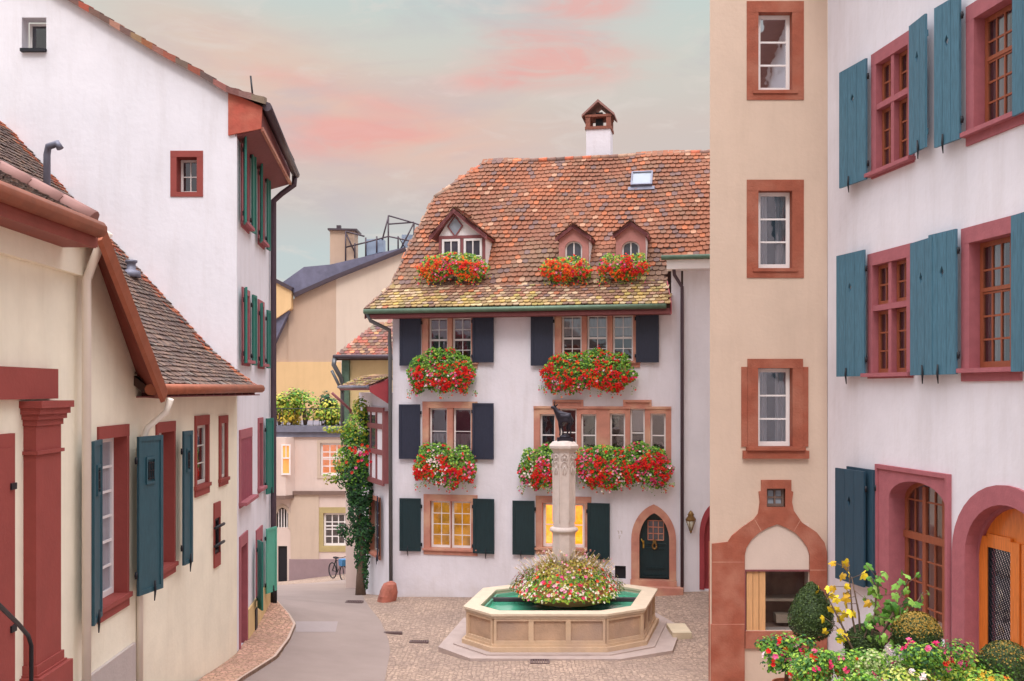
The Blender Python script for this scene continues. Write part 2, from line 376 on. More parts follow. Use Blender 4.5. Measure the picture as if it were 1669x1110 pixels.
def T(name, label, cat, loc, group=None):
    o = bpy.data.objects.new(name, None); C.objects.link(o); o.location = loc; o.empty_display_size = .3
    o['label'] = label; o['category'] = cat; o['_w'] = tuple(loc)
    if group: o['group'] = group
    return o
def tag(o, label, cat, group=None):
    o['label'] = label; o['category'] = cat
    if group: o['group'] = group
    return o
def inside(poly, x, y):
    r = False; n = len(poly)
    for i in range(n):
        x0, y0 = poly[i]; x1, y1 = poly[i - 1]
        if (y0 > y) != (y1 > y) and x < (x1 - x0) * (y - y0) / (y1 - y0) + x0: r = not r
    return r
def wall(F, poly, mat, parent, name='wall', depth=.25, n=0):      # a wall sheet with its openings cut out and their reveals
    loops = [[Vector((u, v, 0)) for u, v in poly]] + [[Vector((u, v, 0)) for u, v in h] for h in F.holes]
    flat = [p for l in loops for p in l]; mb = MB()
    for t in tessellate_polygon(loops):
        a, b, c = [flat[i] for i in t]
        cr = (b.x - a.x) * (c.y - a.y) - (b.y - a.y) * (c.x - a.x)
        if abs(cr) < 1e-9: continue
        t = list(t)
        if cr < 0: t.reverse()
        mb.face([F.pt(flat[i].x, flat[i].y, n) for i in t])
    for h in F.holes:
        k = len(h)
        for i in range(k):
            a, b = h[i], h[(i + 1) % k]
            mb.face([F.pt(*a, n), F.pt(*b, n), F.pt(*b, n - depth), F.pt(*a, n - depth)])
    F.holes = []
    return P(name, mb, mat, parent)
def rect_poly(u0, u1, v0, v1): return [(u0, v0), (u1, v0), (u1, v1), (u0, v1)]
def sash(mb, F, u0, u1, v0, v1, nx, ny, n, w=.05, m=.022, t=.04, meet=None, mw=.06):
    mb.box(F, u0, u0 + w, v0, v1, n - t, n); mb.box(F, u1 - w, u1, v0, v1, n - t, n)
    mb.box(F, u0 + w, u1 - w, v0, v0 + w * 1.2, n - t, n - .002); mb.box(F, u0 + w, u1 - w, v1 - w, v1, n - t, n - .002)
    for i in range(1, nx):
        u = u0 + w + (u1 - u0 - 2 * w) * i / nx; mb.box(F, u - m / 2, u + m / 2, v0 + w, v1 - w, n - t + .005, n - .006)
    for i in range(1, ny):
        v = v0 + w + (v1 - v0 - 2 * w) * i / ny; mb.box(F, u0 + w, u1 - w, v - m / 2, v + m / 2, n - t + .007, n - .008)
    if meet is not None:
        v = v0 + (v1 - v0) * meet; mb.box(F, u0 + w * .6, u1 - w * .6, v - mw / 2, v + mw / 2, n - t - .004, n + .006)
def window(F, root, rc, sw=.16, mat='sandstone', lights=1, nx=2, ny=4, meet=None, room='room', sashm='white_paint', depth=.14, mull=.1, head=None, sillh=None,
           proud=.03, glass='glass', curtain=None, cross=None, name='window', label=None, sill_out=.09, sw_sash=.05, munt=.022, curt=(0, 1), curtd=.14, roomd=.35, sillext=.03):
    u0, u1, v0, v1 = rc; head = head or sw; sillh = sillh or sw
    F.holes.append(rect_poly(u0 - .02, u1 + .02, v0 - .02, v1 + .02))
    mb = MB()
    if sw > .01:
        mb.box(F, u0 - sw, u0, v0, v1, -depth - .05, proud); mb.box(F, u1, u1 + sw, v0, v1, -depth - .05, proud)
        mb.box(F, u0 - sw, u1 + sw, v1, v1 + head, -depth - .05, proud + .003)
        mb.box(F, u0 - sw, u1 + sw, v0 - sillh, v0, -depth - .05, proud + .003)
    lw = (u1 - u0 - mull * (lights - 1)) / lights; cells = []
    for i in range(lights):
        a = u0 + i * (lw + mull); cells.append((a, a + lw))
        if i: mb.box(F, a - mull, a, v0, v1, -depth - .03, proud - .02)
    if cross: mb.box(F, u0, u1, v0 + (v1 - v0) * cross - mull / 2, v0 + (v1 - v0) * cross + mull / 2, -depth - .032, proud - .012)
    if not mb.v: mb.box(F, u0 - .03, u1 + .03, v0 - .05, v0 - .001, -depth, .04)
    wo = P(name, mb, mat, root, label)
    sm = MB(); g = MB()
    for a, b in cells:
        vv = [(v0, v1)] if not cross else [(v0, v0 + (v1 - v0) * cross - mull / 2), (v0 + (v1 - v0) * cross + mull / 2, v1)]
        for k_, (c, d) in enumerate(vv):
            nyy = ny if not cross else max(1, round(ny * (d - c) / (v1 - v0)))
            sash(sm, F, a + .005, b - .005, c + .005, d - .005, nx, nyy, -depth, w=sw_sash, m=munt, meet=meet)
            g.face([F.pt(a, c, -depth - .025), F.pt(b, c, -depth - .025), F.pt(b, d, -depth - .025), F.pt(a, d, -depth - .025)])
    P('sash', sm, sashm, wo); P('glass', g, glass, wo)
    r = MB(); e = roomd; q = [(u0, v0), (u1, v0), (u1, v1), (u0, v1)]
    r.face([F.pt(u0, v0, -depth - e), F.pt(u1, v0, -depth - e), F.pt(u1, v1, -depth - e), F.pt(u0, v1, -depth - e)])
    for i in range(4):
        a, b = q[i], q[(i + 1) % 4]; r.face([F.pt(*a, -depth - .05), F.pt(*b, -depth - .05), F.pt(*b, -depth - e), F.pt(*a, -depth - e)])
    P('interior', r, room, wo)
    if curtain:
        cm = MB()
        for a, b in cells:
            L = (b - a) * .38 if curt == 'sides' else (b - a)
            spans = [(a, a + L), (b - L, b)] if curt == 'sides' else [(a, b)]
            top = v1 if curt == 'sides' else v0 + (v1 - v0) * curt[1]; bot = v0 if curt == 'sides' else v0 + (v1 - v0) * curt[0]
            for s0, s1 in spans:
                K = 12
                for i in range(K):
                    x0 = s0 + (s1 - s0) * i / K; x1 = s0 + (s1 - s0) * (i + 1) / K; d0 = .025 * math.sin(i * 1.9); d1 = .025 * math.sin((i + 1) * 1.9)
                    cm.face([F.pt(x0, bot, -depth - curtd + d0), F.pt(x1, bot, -depth - curtd + d1), F.pt(x1, top, -depth - curtd + d1), F.pt(x0, top, -depth - curtd + d0)])
        P('curtain', cm, curtain, wo)
    if sill_out:
        P('sill', MB().box(F, u0 - sw - sillext, u1 + sw + sillext, v0 - .07, v0 - .004, -depth, sill_out + proud), mat, wo)
    return wo
def shutter(F, root, u_h, w, v0, v1, side, mat, ang=6, n=.06, planks=0, hole=False, label=None, catch=True, battens=False):
    # u_h: hinge; side -1 folds to the left of it, +1 to the right; ang: degrees off the wall
    a = R(ang); ax = (F.a * math.cos(a) * side + F.n * math.sin(a)); nn = (F.n * math.cos(a) - F.a * side * math.sin(a))
    S = Fr(F.pt(u_h, 0, n), ax, F.b, nn); mb = MB(); t = .04
    if planks:
        for i in range(planks):
            x0 = w * i / planks; x1 = w * (i + 1) / planks - .008
            if hole and i == planks // 2:
                vm = v0 + (v1 - v0) * .72; um = (x0 + x1) / 2; hh = .10; hw = min(.05, (x1 - x0) * .42)
                mb.prism(S, [(x0, v0), (x1, v0), (x1, vm), (um + hw, vm), (um, vm - hh), (um - hw, vm), (x0, vm)], 0, t)
                mb.prism(S, [(x0, vm), (um - hw, vm), (um, vm + hh), (um + hw, vm), (x1, vm), (x1, v1), (x0, v1)], 0, t)
            else: mb.box(S, x0, x1, v0, v1, 0, t)
        if hole: pass
        for vb in (.12, .86):
            mb.box(S, .02, w - .02, v0 + (v1 - v0) * vb - .05, v0 + (v1 - v0) * vb + .05, -.025, -.001)
    else:
        mb.box(S, 0, w, v0, v1, 0, t * .6)
        fw = .07
        mb.box(S, 0, fw, v0, v1, t * .6 - .001, t); mb.box(S, w - fw, w, v0, v1, t * .6 - .001, t)
        mb.box(S, fw, w - fw, v0, v0 + fw, t * .6 - .001, t - .002); mb.box(S, fw, w - fw, v1 - fw, v1, t * .6 - .001, t - .002)
    so_ = P('shutter', mb, mat, root, label)
    for vb in (.13, .85):
        v = v0 + (v1 - v0) * vb; P('hinge', MB().box(S, -.04, .05, v - .02, v + .02, -.012, .01).tube([S.pt(-.02, v - .05, .005), S.pt(-.02, v + .05, .005)], .022, 6), 'iron', so_)
    if catch:
        P('catch', MB().tube([S.pt(w * .6, v0 - .14, .05), S.pt(w * .62, v0 + .02, .055), S.pt(w * .6, v0 + .16, .06)], [.008, .02, .012], 6), 'iron', so_)
    return so_, S
def tiles(F, poly, row=.145, tw=.17, colf=None, amp=.02, thick=.022, mb=None, seed=1):
    rnd = random.Random(seed); mb = mb or MB()
    us = [p[0] for p in poly]; vs = [p[1] for p in poly]; u0, u1, v0, v1 = min(us), max(us), min(vs), max(vs)
    nr = int((v1 - v0) / row) + 1
    for i in range(nr):
        v = v0 + i * row; o = (i % 2) * tw / 2 + rnd.uniform(-.01, .01); nc = int((u1 - u0) / tw) + 2
        for j in range(nc):
            u = u0 + j * tw - o + rnd.uniform(-.006, .006)
            if not inside(poly, u + tw / 2, v + row * .4): continue
            sag = amp * (math.sin(u * .9 + v * .6 + seed) + .6 * math.sin(u * 2.3 - v * 1.7)) + rnd.uniform(-.004, .006)
            dv = rnd.uniform(-.012, .012) + .018 * math.sin(u * 1.3 + i); w = tw * .94; L = row * 1.9; a = rnd.uniform(-.012, .012)
            top = sag + .004; bot = sag + thick * 2.1
            col = colf(u, v, rnd)
            p = [F.pt(u, v + dv + row * .22, bot), F.pt(u + w * .22, v + dv + .008, bot), F.pt(u + w * .78, v + dv + .008 + a, bot), F.pt(u + w, v + dv + row * .22 + a, bot), F.pt(u + w, v + dv + L, top), F.pt(u, v + dv + L, top)]
            mb.face(p, col); lip = tuple(x * .8 for x in col)
            for k in range(3):
                a_, b_ = p[k], p[k + 1]; mb.face([a_ - F.n * thick, b_ - F.n * thick, b_, a_], col)
    return mb
def lerp(a, b, t): return tuple(x + (y - x) * t for x, y in zip(a, b))
ORANGE = [lin(c) for c in ((206, 120, 84), (196, 108, 76), (186, 100, 74), (214, 132, 92), (172, 98, 78), (160, 108, 92), (206, 146, 112), (150, 100, 86), (196, 150, 128))]
BROWN = [lin(c) for c in ((150, 112, 96), (138, 104, 94), (128, 96, 86), (164, 122, 100), (144, 118, 104), (116, 94, 88), (176, 140, 118))]
MOSS = [lin(c) for c in ((188, 160, 84), (170, 150, 80), (196, 168, 110), (150, 136, 84), (206, 184, 140))]
def sm01(x): x = max(0, min(1, x)); return x * x * (3 - 2 * x)
def leafcard(mb, p, nrm, s, col, asp=.7, rnd=random):
    n = Vector(nrm).normalized(); r = Vector((rnd.uniform(-1, 1), rnd.uniform(-1, 1), rnd.uniform(-1, 1)))
    x = n.cross(r)
    if x.length < 1e-3: x = Vector((1, 0, 0))
    x.normalize(); y = n.cross(x); p = Vector(p)
    mb.face([p - x * s * .5, p + y * s * asp * .5 + n * s * .08, p + x * s * .5, p - y * s * asp * .5 + n * s * .08], col)
def bloom(mb, p, nrm, s, col, rnd=random):
    n = Vector(nrm).normalized(); r = Vector((rnd.uniform(-1, 1), rnd.uniform(-1, 1), rnd.uniform(-1, 1))); x = n.cross(r)
    if x.length < 1e-3: x = Vector((1, 0, 0))
    x.normalize(); y = n.cross(x); p = Vector(p); k = 5
    c2 = tuple(v * .85 for v in col)
    for i in range(k):
        a0 = 2 * math.pi * i / k; a1 = a0 + 1.0; am = (a0 + a1) / 2
        e = lambda a, rr, h: p + (x * math.cos(a) + y * math.sin(a)) * rr * s + n * h * s
        mb.face([p, e(a0, .42, .18), e(am, .56, .26), e(a1, .42, .18)], col if i % 2 else c2)
RED = [lin(c) for c in ((224, 24, 32), (232, 40, 30), (206, 18, 44), (240, 56, 36))]
PINK = [lin(c) for c in ((226, 44, 110), (236, 96, 150), (206, 30, 90), (244, 160, 190))]
PALE = [lin(c) for c in ((246, 226, 226), (244, 200, 210), (250, 236, 220))]
ORNG = [lin(c) for c in ((244, 90, 30), (248, 120, 40), (236, 60, 40))]
GRN = [lin(c) for c in ((78, 124, 36), (98, 146, 42), (62, 110, 38), (128, 172, 54), (74, 120, 50), (150, 180, 64))]
YGRN = [lin(c) for c in ((150, 168, 50), (172, 170, 60), (120, 150, 48), (190, 180, 70), (96, 136, 44))]
DGRN = [lin(c) for c in ((30, 66, 38), (40, 84, 42), (52, 98, 44), (26, 54, 36))]

# ------------------------------------------------------------------ ground
CP = np.array([(-3.5, 31.3, 0), (4.9, 29.5, .49), (1.3, 25, .2), (4, 25, .24), (4.2, 23, .26), (4.4, 27, .3), (5, 20, .5), (-3, 24.6, .2), (-5.45, 25.4, .55), (-5.8, 21.3, .78), (-6.35, 26.6, .76), (-5.7, 18.6, 1.04),
    (-11.5, 50, -3.1), (-8.3, 50, -2.7), (-7.76, 45, -2.05), (-5.4, 36, -.82), (-4.97, 34.5, -.56), (-9, 38, -1.05), (-4.9, 31, -.08), (-6.6, 28.5, .5),
    (-5.5, 14, 1.9), (-5.5, 10, 2.6), (0, 0, 4.6), (0, 10, 2.6), (0, 16, 1.25), (0, 20, .45), (0, 22.5, .28), (5, 12, 2.0), (8, 14.5, 2.0), (6, 0, 4.6), (-6, 0, 4.6), (3, 21, .45), (7, 24, .6), (8, 30, .7),
    (-3, 20, .55), (-3, 28, .1), (1, 30.4, .2), (12, 20, .8), (-14, 24, .8), (-14, 40, -1.2), (6, 45, -1.0), (-12, 12, 2.2)])
def tps(r2): return np.where(r2 > 1e-9, r2 * np.log(r2 + 1e-12), 0)
_n = len(CP); _K = tps(((CP[:, None, :2] - CP[None, :, :2]) ** 2).sum(-1)) + np.eye(_n) * .8
_Pm = np.hstack([np.ones((_n, 1)), CP[:, :2]])
_sol = np.linalg.solve(np.block([[_K, _Pm], [_Pm.T, np.zeros((3, 3))]]), np.concatenate([CP[:, 2], np.zeros(3)]))
def gz(x, y):
    x = max(-16, min(14, x)); y = max(-2, min(54, y))
    r2 = (CP[:, 0] - x) ** 2 + (CP[:, 1] - y) ** 2
    return float(_sol[:_n] @ tps(r2) + _sol[_n] + _sol[_n + 1] * x + _sol[_n + 2] * y)
def gp(px, py, lift=0):
    a = (px - CX) / FPX; b = (HY - py) / FPX; d = 6.0; prev = d
    while d < 80:
        if EYE + b * d < gz(a * d, d): break
        prev = d; d += .5
    lo, hi = prev, d
    for _ in range(24):
        m = (lo + hi) / 2
        if EYE + b * m < gz(a * m, m): hi = m
        else: lo = m
    return Vector((a * hi, hi, gz(a * hi, hi) + lift))
def axis(lo, hi, st, outer): return sorted(set([-o for o in outer] + [round(lo + i * st, 3) for i in range(int((hi - lo) / st) + 1)] + list(outer)))
def ground():
    xs = axis(-14, 12, .4, (300, 120, 50, 25)); ys = sorted([-300, -100, -30, -10] + [round(i * 1.0, 2) for i in range(0, 17)] + [round(17 + i * .4, 2) for i in range(0, 96)] + [60, 80, 120, 200, 400])
    me = bpy.data.meshes.new('square'); V = [(x, y, gz(x, y)) for y in ys for x in xs]; nx = len(xs)
    Fa = [(j * nx + i, j * nx + i + 1, (j + 1) * nx + i + 1, (j + 1) * nx + i) for j in range(len(ys) - 1) for i in range(nx - 1)]
    me.from_pydata(V, [], Fa); me.materials.append(MATS['setts']); me.polygons.foreach_set('use_smooth', [True] * len(Fa))
    o = bpy.data.objects.new('square', me); C.objects.link(o); o['kind'] = 'structure'; o['label'] = 'pinkish beige cobbled square sloping gently around the fountain'
ground()
def strip(name, left, right, mat, lift, cols=10, sub=6, kerb=0):
    def dens(L):
        out = []
        for a, b in zip(L[:-1], L[1:]):
            for i in range(sub): out.append((a[0] + (b[0] - a[0]) * i / sub, a[1] + (b[1] - a[1]) * i / sub))
        return out + [L[-1]]
    L, Rr = dens(left), dens(right); mb = MB(); g = []
    for a, b in zip(L, Rr):
        A = gp(*a); B = gp(*b); row = []
        for c in range(cols + 1):
            q = A.lerp(B, c / cols); row.append(Vector((q.x, q.y, gz(q.x, q.y) + lift)))
        g.append(row)
    for i in range(len(g) - 1):
        for c in range(cols):
            mb.face([g[i][c], g[i][c + 1], g[i + 1][c + 1], g[i + 1][c]], smooth=True)
    if kerb:
        for i in range(len(g) - 1):
            mb.face([g[i][-1], g[i + 1][-1], g[i + 1][-1] - Vector((0, 0, kerb)), g[i][-1] - Vector((0, 0, kerb))])
    o = P(name, mb, mat); o['kind'] = 'structure'; return o, g
road, rg = strip('road', [(250, 1250), (330, 1160), (395, 1110), (457, 1071), (480, 1022), (470, 1006), (447, 981), (425, 966), (400, 957)],
             [(600, 1250), (615, 1160), (627, 1110), (636, 1063), (633, 1043), (620, 1012), (602, 990), (585, 962), (562, 945)], 'asphalt', .012)
road['label'] = 'grey asphalt lane winding down past the square'
patch, _ = strip('road_patch', [(482, 1031), (482, 1014)], [(547, 1031), (551, 1014)], 'asphalt_patch', .018, sub=4); patch['label'] = 'paler square patch of asphalt in the lane'
pav, pg = strip('pavement', [(240, 1190), (300, 1135), (360, 1088), (385, 1072), (410, 1035), (430, 1000), (436, 975), (436, 966)],
             [(332, 1160), (397, 1110), (450, 1076), (472, 1046), (482, 1022), (472, 1006), (449, 981), (441, 971)], 'pink_setts', .09, kerb=.1)
pav['label'] = 'narrow pink cobbled pavement along the foot of the white house'
kb = MB()
for i in range(len(pg) - 1):
    a, b = pg[i][-1], pg[i + 1][-1]; a2 = pg[i][-1].lerp(pg[i][0], .06); b2 = pg[i + 1][-1].lerp(pg[i + 1][0], .06)
    U = Vector((0, 0, .006)); kb.face([a + U, a2 + U, b2 + U, b + U]); kb.face([a + U, b + U, b - Vector((0, 0, .1)), a - Vector((0, 0, .1))])
ko = P('kerb', kb, 'kerb'); ko['kind'] = 'structure'; ko['label'] = 'pale stone kerb between pavement and lane'
# ================================================================== GABLED HOUSE ON THE SQUARE
FC = wall_frame((-3.695, 31.34), (4.934, 29.545))
Wc = (Vector((4.934, 29.545)) - Vector((-3.695, 31.34))).length
house = T('gabled_house', 'white house with a big orange tiled roof and dark shutters behind the fountain', 'house', tuple(FC.pt(Wc / 2, 0)))
Z_E = FC.px(860, 506, .55)[1]
KW = dict(mat='pink_sandstone', sw=.2, sill_out=.06)
window(FC, house, FC.rect(698, 518, 768, 590), lights=2, nx=2, ny=4, meet=.5, mull=.14, room='red_curtain', **KW)
window(FC, house, FC.rect(915, 514, 1032, 588), lights=3, nx=2, ny=4, meet=.5, mull=.15, room='room', curtain='curtain', curt=(.55, 1), **KW)
window(FC, house, FC.rect(699, 665, 768, 742), lights=2, nx=1, ny=2, mull=.18, room='room', curtain='curtain', curt=(0, .45), **KW)
window(FC, house, FC.rect(701, 816, 768, 895), lights=2, nx=2, ny=4, mull=.012, room='lit_ochre', sw_sash=.06, curtain=None, **KW)
window(FC, house, FC.rect(884, 819, 953, 894), lights=1, nx=2, ny=2, room='lit_amber', sw_sash=.08, munt=.03, **KW)
# stepped row of six lights
bandw = []
def stepped():
    lights = [(880, 905, 675), (912, 940, 666), (947, 972, 675), (994, 1019, 674), (1027, 1051, 666), (1060, 1085, 674)]
    zb = FC.px(980, 745)[1]; mb = MB(); sm_ = MB(); gl = MB(); rm = MB()
    zo = FC.px(980, 666)[1]; zt = FC.px(980, 656)[1]
    uL, uR = FC.px(870, 700)[0], FC.px(1094, 700)[0]
    outline = []
    U = [(FC.px(a, 700)[0], FC.px(b, 700)[0], FC.px((a + b) / 2, t)[1]) for a, b, t in lights]
    a4, b4, a1, b1 = U[4][0], U[4][1], U[1][0], U[1][1]; zh = zo - .1
    FC.holes.append([(uL + .05, zb), (uR - .05, zb), (uR - .05, zh), (b4 + .05, zh), (b4 + .05, zt - .02), (a4 - .05, zt - .02), (a4 - .05, zh), (b1 + .05, zh), (b1 + .05, zt - .02), (a1 - .05, zt - .02), (a1 - .05, zh), (uL + .05, zh)])
    cur = uL
    for i, (a, b, t) in enumerate(U):
        mb.box(FC, cur, a, zb - .1, zo, -.2, .02); cur = b
        top = zt if i in (1, 4) else zo
        mb.box(FC, a - (.14 if i in (1, 4) else 0), b + (.14 if i in (1, 4) else 0), t, top + .002 * i, -.2, .035 + .003 * (i % 2))
        sash(sm_, FC, a, b, zb, t, 1, 2, -.1, w=.045, munt=None) if 0 else sash(sm_, FC, a, b, zb, t, 1, 2, -.1, w=.05, m=.035)
        gl.face([FC.pt(a, zb, -.125), FC.pt(b, zb, -.125), FC.pt(b, t, -.125), FC.pt(a, t, -.125)])
        rm.face([FC.pt(a, zb, -.5), FC.pt(b, zb, -.5), FC.pt(b, t, -.5), FC.pt(a, t, -.5)])
    mb.box(FC, cur, uR, zb - .1, zo, -.2, .02)
    mb.box(FC, uL, uR, zo + .001, zo + .07, -.05, .07)
    for i in (1, 4):
        a, b, t = U[i]; mb.box(FC, a - .2, b + .2, zt + .01, zt + .08, -.05, .09)
        mb.box(FC, a - .2, a - .13, zo + .072, zt + .009, -.05, .08); mb.box(FC, b + .13, b + .2, zo + .072, zt + .009, -.05, .08)
    wo = P('window', mb, 'pink_sandstone', house, 'row of six stepped lights in pink stone'); P('sash', sm_, 'white_paint', wo); P('glass', gl, 'glass', wo); P('interior', rm, 'room', wo)
    cm = MB(); a, b, t = U[4]; cm.box(FC, a + .05, b - .05, (zb + t) / 2 + .04, t - .06, -.3, -.29); P('curtain', cm, 'curtain', wo)
stepped()
# shutters: (hinge px, side, top, bottom, material)
for hx, sd_, yt, yb, m_ in ((687, -1, 514, 596, 'navy_shutter'), (771, 1, 512, 591, 'navy_shutter'), (902, -1, 511, 596, 'navy_shutter'), (1037, 1, 507, 591, 'navy_shutter'),
                            (686, -1, 659, 748, 'navy_shutter'), (771, 1, 657, 748, 'navy_shutter'), (687, -1, 812, 898, 'black_green_shutter'), (772, 1, 812, 901, 'black_green_shutter'),
                            (872, -1, 816, 904, 'black_green_shutter'), (958, 1, 819, 910, 'black_green_shutter')):
    u, vt = FC.px(hx, yt); _, vb = FC.px(hx, yb); shutter(FC, house, u, .67, vb, vt, sd_, m_, ang=3, n=.06, catch=yt > 800)
# pointed arch door
def arch(F, xl, xr, yb, ys, ya, kind='pointed', k=9):
    u0 = F.px(xl, yb)[0]; u1 = F.px(xr, yb)[0]; uc = (u0 + u1) / 2; zb = F.px((xl + xr) / 2, yb)[1]; zs = F.px((xl + xr) / 2, ys)[1]; za = F.px((xl + xr) / 2, ya)[1]
    pts = [(u0, zb), (u0, zs)]; H = za - zs; W = (u1 - u0) / 2
    for i in range(1, 2 * k):
        t = i / (2 * k)
        if kind == 'pointed':
            s_ = t * 2 if t <= .5 else (1 - t) * 2; ang = s_ * math.pi / 2 * .80
            hx = (1 - math.cos(ang)) / (1 - math.cos(math.pi / 2 * .8)); hz = math.sin(ang) / math.sin(math.pi / 2 * .8)
            uu = u0 + W * hx if t <= .5 else u1 - W * hx; pts.append((uu, zs + H * hz))
        else:
            a = math.pi * (1 - t); pts.append((uc + W * math.cos(a), zs + H * math.sin(a)))
    return pts + [(u1, zs), (u1, zb)]
ai = arch(FC, 1042, 1091, 945, 880, 836); ao = arch(FC, 1029, 1102, 945, 880, 822)
_c = (ai[0][0] + ai[-1][0]) / 2
FC.holes.append([(_c + (p[0] - _c) * 1.12, p[1] + (.06 if p[1] > ai[1][1] else -.03)) for p in ai])
dr = P('door_surround', MB().ring(FC, ai, ao, -.24, .05).box(FC, ao[0][0] - .02, ao[-1][0] + .02, ao[0][1] - .16, ao[0][1] - .003, -.24, .12).box(FC, ao[0][0] - .1, ao[-1][0] + .22, ao[0][1] - .5, ao[0][1] - .163, -.24, .36), 'pink_sandstone', house)
dl = MB().prism(FC, ai, -.22, -.16)
u0d, u1d, zbd = ai[0][0], ai[-1][0], ai[0][1]; dw = u1d - u0d
for a, b, c, d in ((.2, .82, .12, .3), (.2, .82, .34, .9)):
    for e in (0, 1):
        dl.box(FC, u0d + dw * a, u0d + dw * b, zbd + (c if e == 0 else d) - .015, zbd + (c if e == 0 else d) + .015, -.16, -.135)
dl.box(FC, u0d + dw * .08, u0d + dw * .92, zbd + .04, zbd + .09, -.16, -.12); dl.box(FC, u0d + dw * .2, u0d + dw * .88, zbd + 1.02, zbd + 1.05, -.16, -.12)
door = P('door', dl, 'black_green_shutter', house)
gx0, gx1, gz0, gz1 = u0d + dw * .28, u0d + dw * .8, zbd + 1.15, zbd + 1.72
gm = MB()
for i in range(4): gm.box(FC, gx0 + (gx1 - gx0) * i / 3 - .012, gx0 + (gx1 - gx0) * i / 3 + .012, gz0, gz1, -.158, -.13)
for i in range(4): gm.box(FC, gx0 + .001, gx1 - .001, gz0 + (gz1 - gz0) * i / 3 - .013, gz0 + (gz1 - gz0) * i / 3 + .013, -.157, -.128)
P('window_grille', gm, 'sandstone', door); P('door_window', MB().box(FC, gx0, gx1, gz0, gz1, -.159, -.145), 'dim_pane', door)
uc = (u0d + u1d) / 2
P('door_knocker', MB().tube([FC.pt(uc + .06 * math.cos(a), zbd + .98 + .09 * math.sin(a), -.1) for a in [i * math.pi / 6 for i in range(13)]], .028, 6).box(FC, uc - .05, uc + .05, zbd + 1.06, zbd + 1.16, -.13, -.07), 'old_brass', door)
P('door_handle', MB().box(FC, u0d + .09, u0d + .13, zbd + .9, zbd + 1.12, -.158, -.13).tube([FC.pt(u0d + .11, zbd + 1.05, -.14), FC.pt(u0d + .11, zbd + 1.05, -.08), FC.pt(u0d + .05, zbd + 1.18, -.08)], .018, 6), 'brass', door)
# cellar hatch, house number marks
u0, u1, v0, v1 = FC.rect(1002, 922, 1020, 944); FC.holes.append(rect_poly(u0, u1, v0, v1)); P('cellar_hatch', MB().box(FC, u0 - .02, u1 + .02, v0 - .02, v1 + .02, -.15, -.1), 'iron', house)
mk_ = MB()
for (a, b, c, d) in ((1006, 865, 1009, 866), (1008, 866, 1009, 870), (1011, 865, 1014, 866), (1013, 866, 1014, 870), (1008, 873, 1012, 874), (1009, 875, 1010, 878)):
    q = FC.rect(a, b, c, d); mk_.box(FC, q[0], q[1], q[2], q[3], .001, .008)
P('house_number', mk_, 'grey_plinth', house)
zt_ = Z_E + .15
uV = FC.px(1094, 470)[0]; zV = FC.px(1120, 432, .2)[1]
wall(FC, [(0, -1), (Wc, -1), (Wc, zV), (uV, zV), (uV, zt_), (0, zt_)], 'white_plaster', house)
# left flank, receding down the lane
FL = wall_frame((-5.35, 35.4), (-3.695, 31.34)); Wl = (Vector((-5.35, 35.4)) - Vector((-3.695, 31.34))).length
window(FL, house, FL.rect(604, 812, 619, 905), sw=.14, mat='sandstone', nx=2, ny=4, sashm='old_white_paint', room='room', sill_out=.1)
u, vt = FL.px(619, 808); shutter(FL, house, u, .5, FL.px(619, 910)[1], vt, 1, 'navy_shutter', ang=14, n=.06)
bay = FL.rect(605, 668, 639, 790)
zFl = FL.px(630, 640)[1]; wall(FL, rect_poly(0, Wl, -2.4, zFl), 'pale_plaster', house, name='flank_wall')
P('upper_flank_wall', MB().face([(-3.695, 31.34, 3), (-3.695, 31.34, zt_), (-4.35, 37.2, zt_), (-4.35, 37.2, 3)]).face([(-5.35, 35.4, zFl), (-3.695, 31.34, zFl), (-4.35, 37.2, zFl)]), 'pale_plaster', house)
hf = MB(); pane = MB(); B0, B1, B2, B3 = bay
BF = FL.off(.32)
bx = MB().box(FL, B0 - .02, B1 - .35, B2, B3 + .12, .001, .16)
P('bay', bx, 'pale_plaster', house)
for v in (B2, B2 + (B3 - B2) * .42, B2 + (B3 - B2) * .78, B3 + .02): hf.box(FL, B0 - .04, B1 - .32, v - .07, v + .09, .15, .21)
for k in (0, .3, .62, 1): hf.box(FL, B0 + (B1 - .4 - B0) * k - .05, B0 + (B1 - .4 - B0) * k + .06, B2, B3, .14, .20)
hf.box(FL, B1 - .40, B1 - .30, B2, B3, .0, .205)
P('timber_frame', hf, 'plum_wood', house)
P('bay_window', MB().box(FL, B0 + .1, B0 + (B1 - B0) * .5, B2 + (B3 - B2) * .46, B3 - .15, .16, .175), 'dim_pane', house)
# back walls to close the volume
cl_ = MB(); A = FC.pt(Wc, -1); Bb = A + Vector((.8, 9, 0)); Cc = Vector((-5.35, 35.4, -2.4)); D = Cc + Vector((1.5, 6, 0))
for p, q in ((Vector((-4.35, 37.2, -2.4)), D), (D, Bb)):
    cl_.face([(p.x, p.y, -2.4), (q.x, q.y, -2.4), (q.x, q.y, zt_ + 1), (p.x, p.y, zt_ + 1 - (0 if p is D else 1))])
P('back_wall', cl_, 'white_plaster', house)
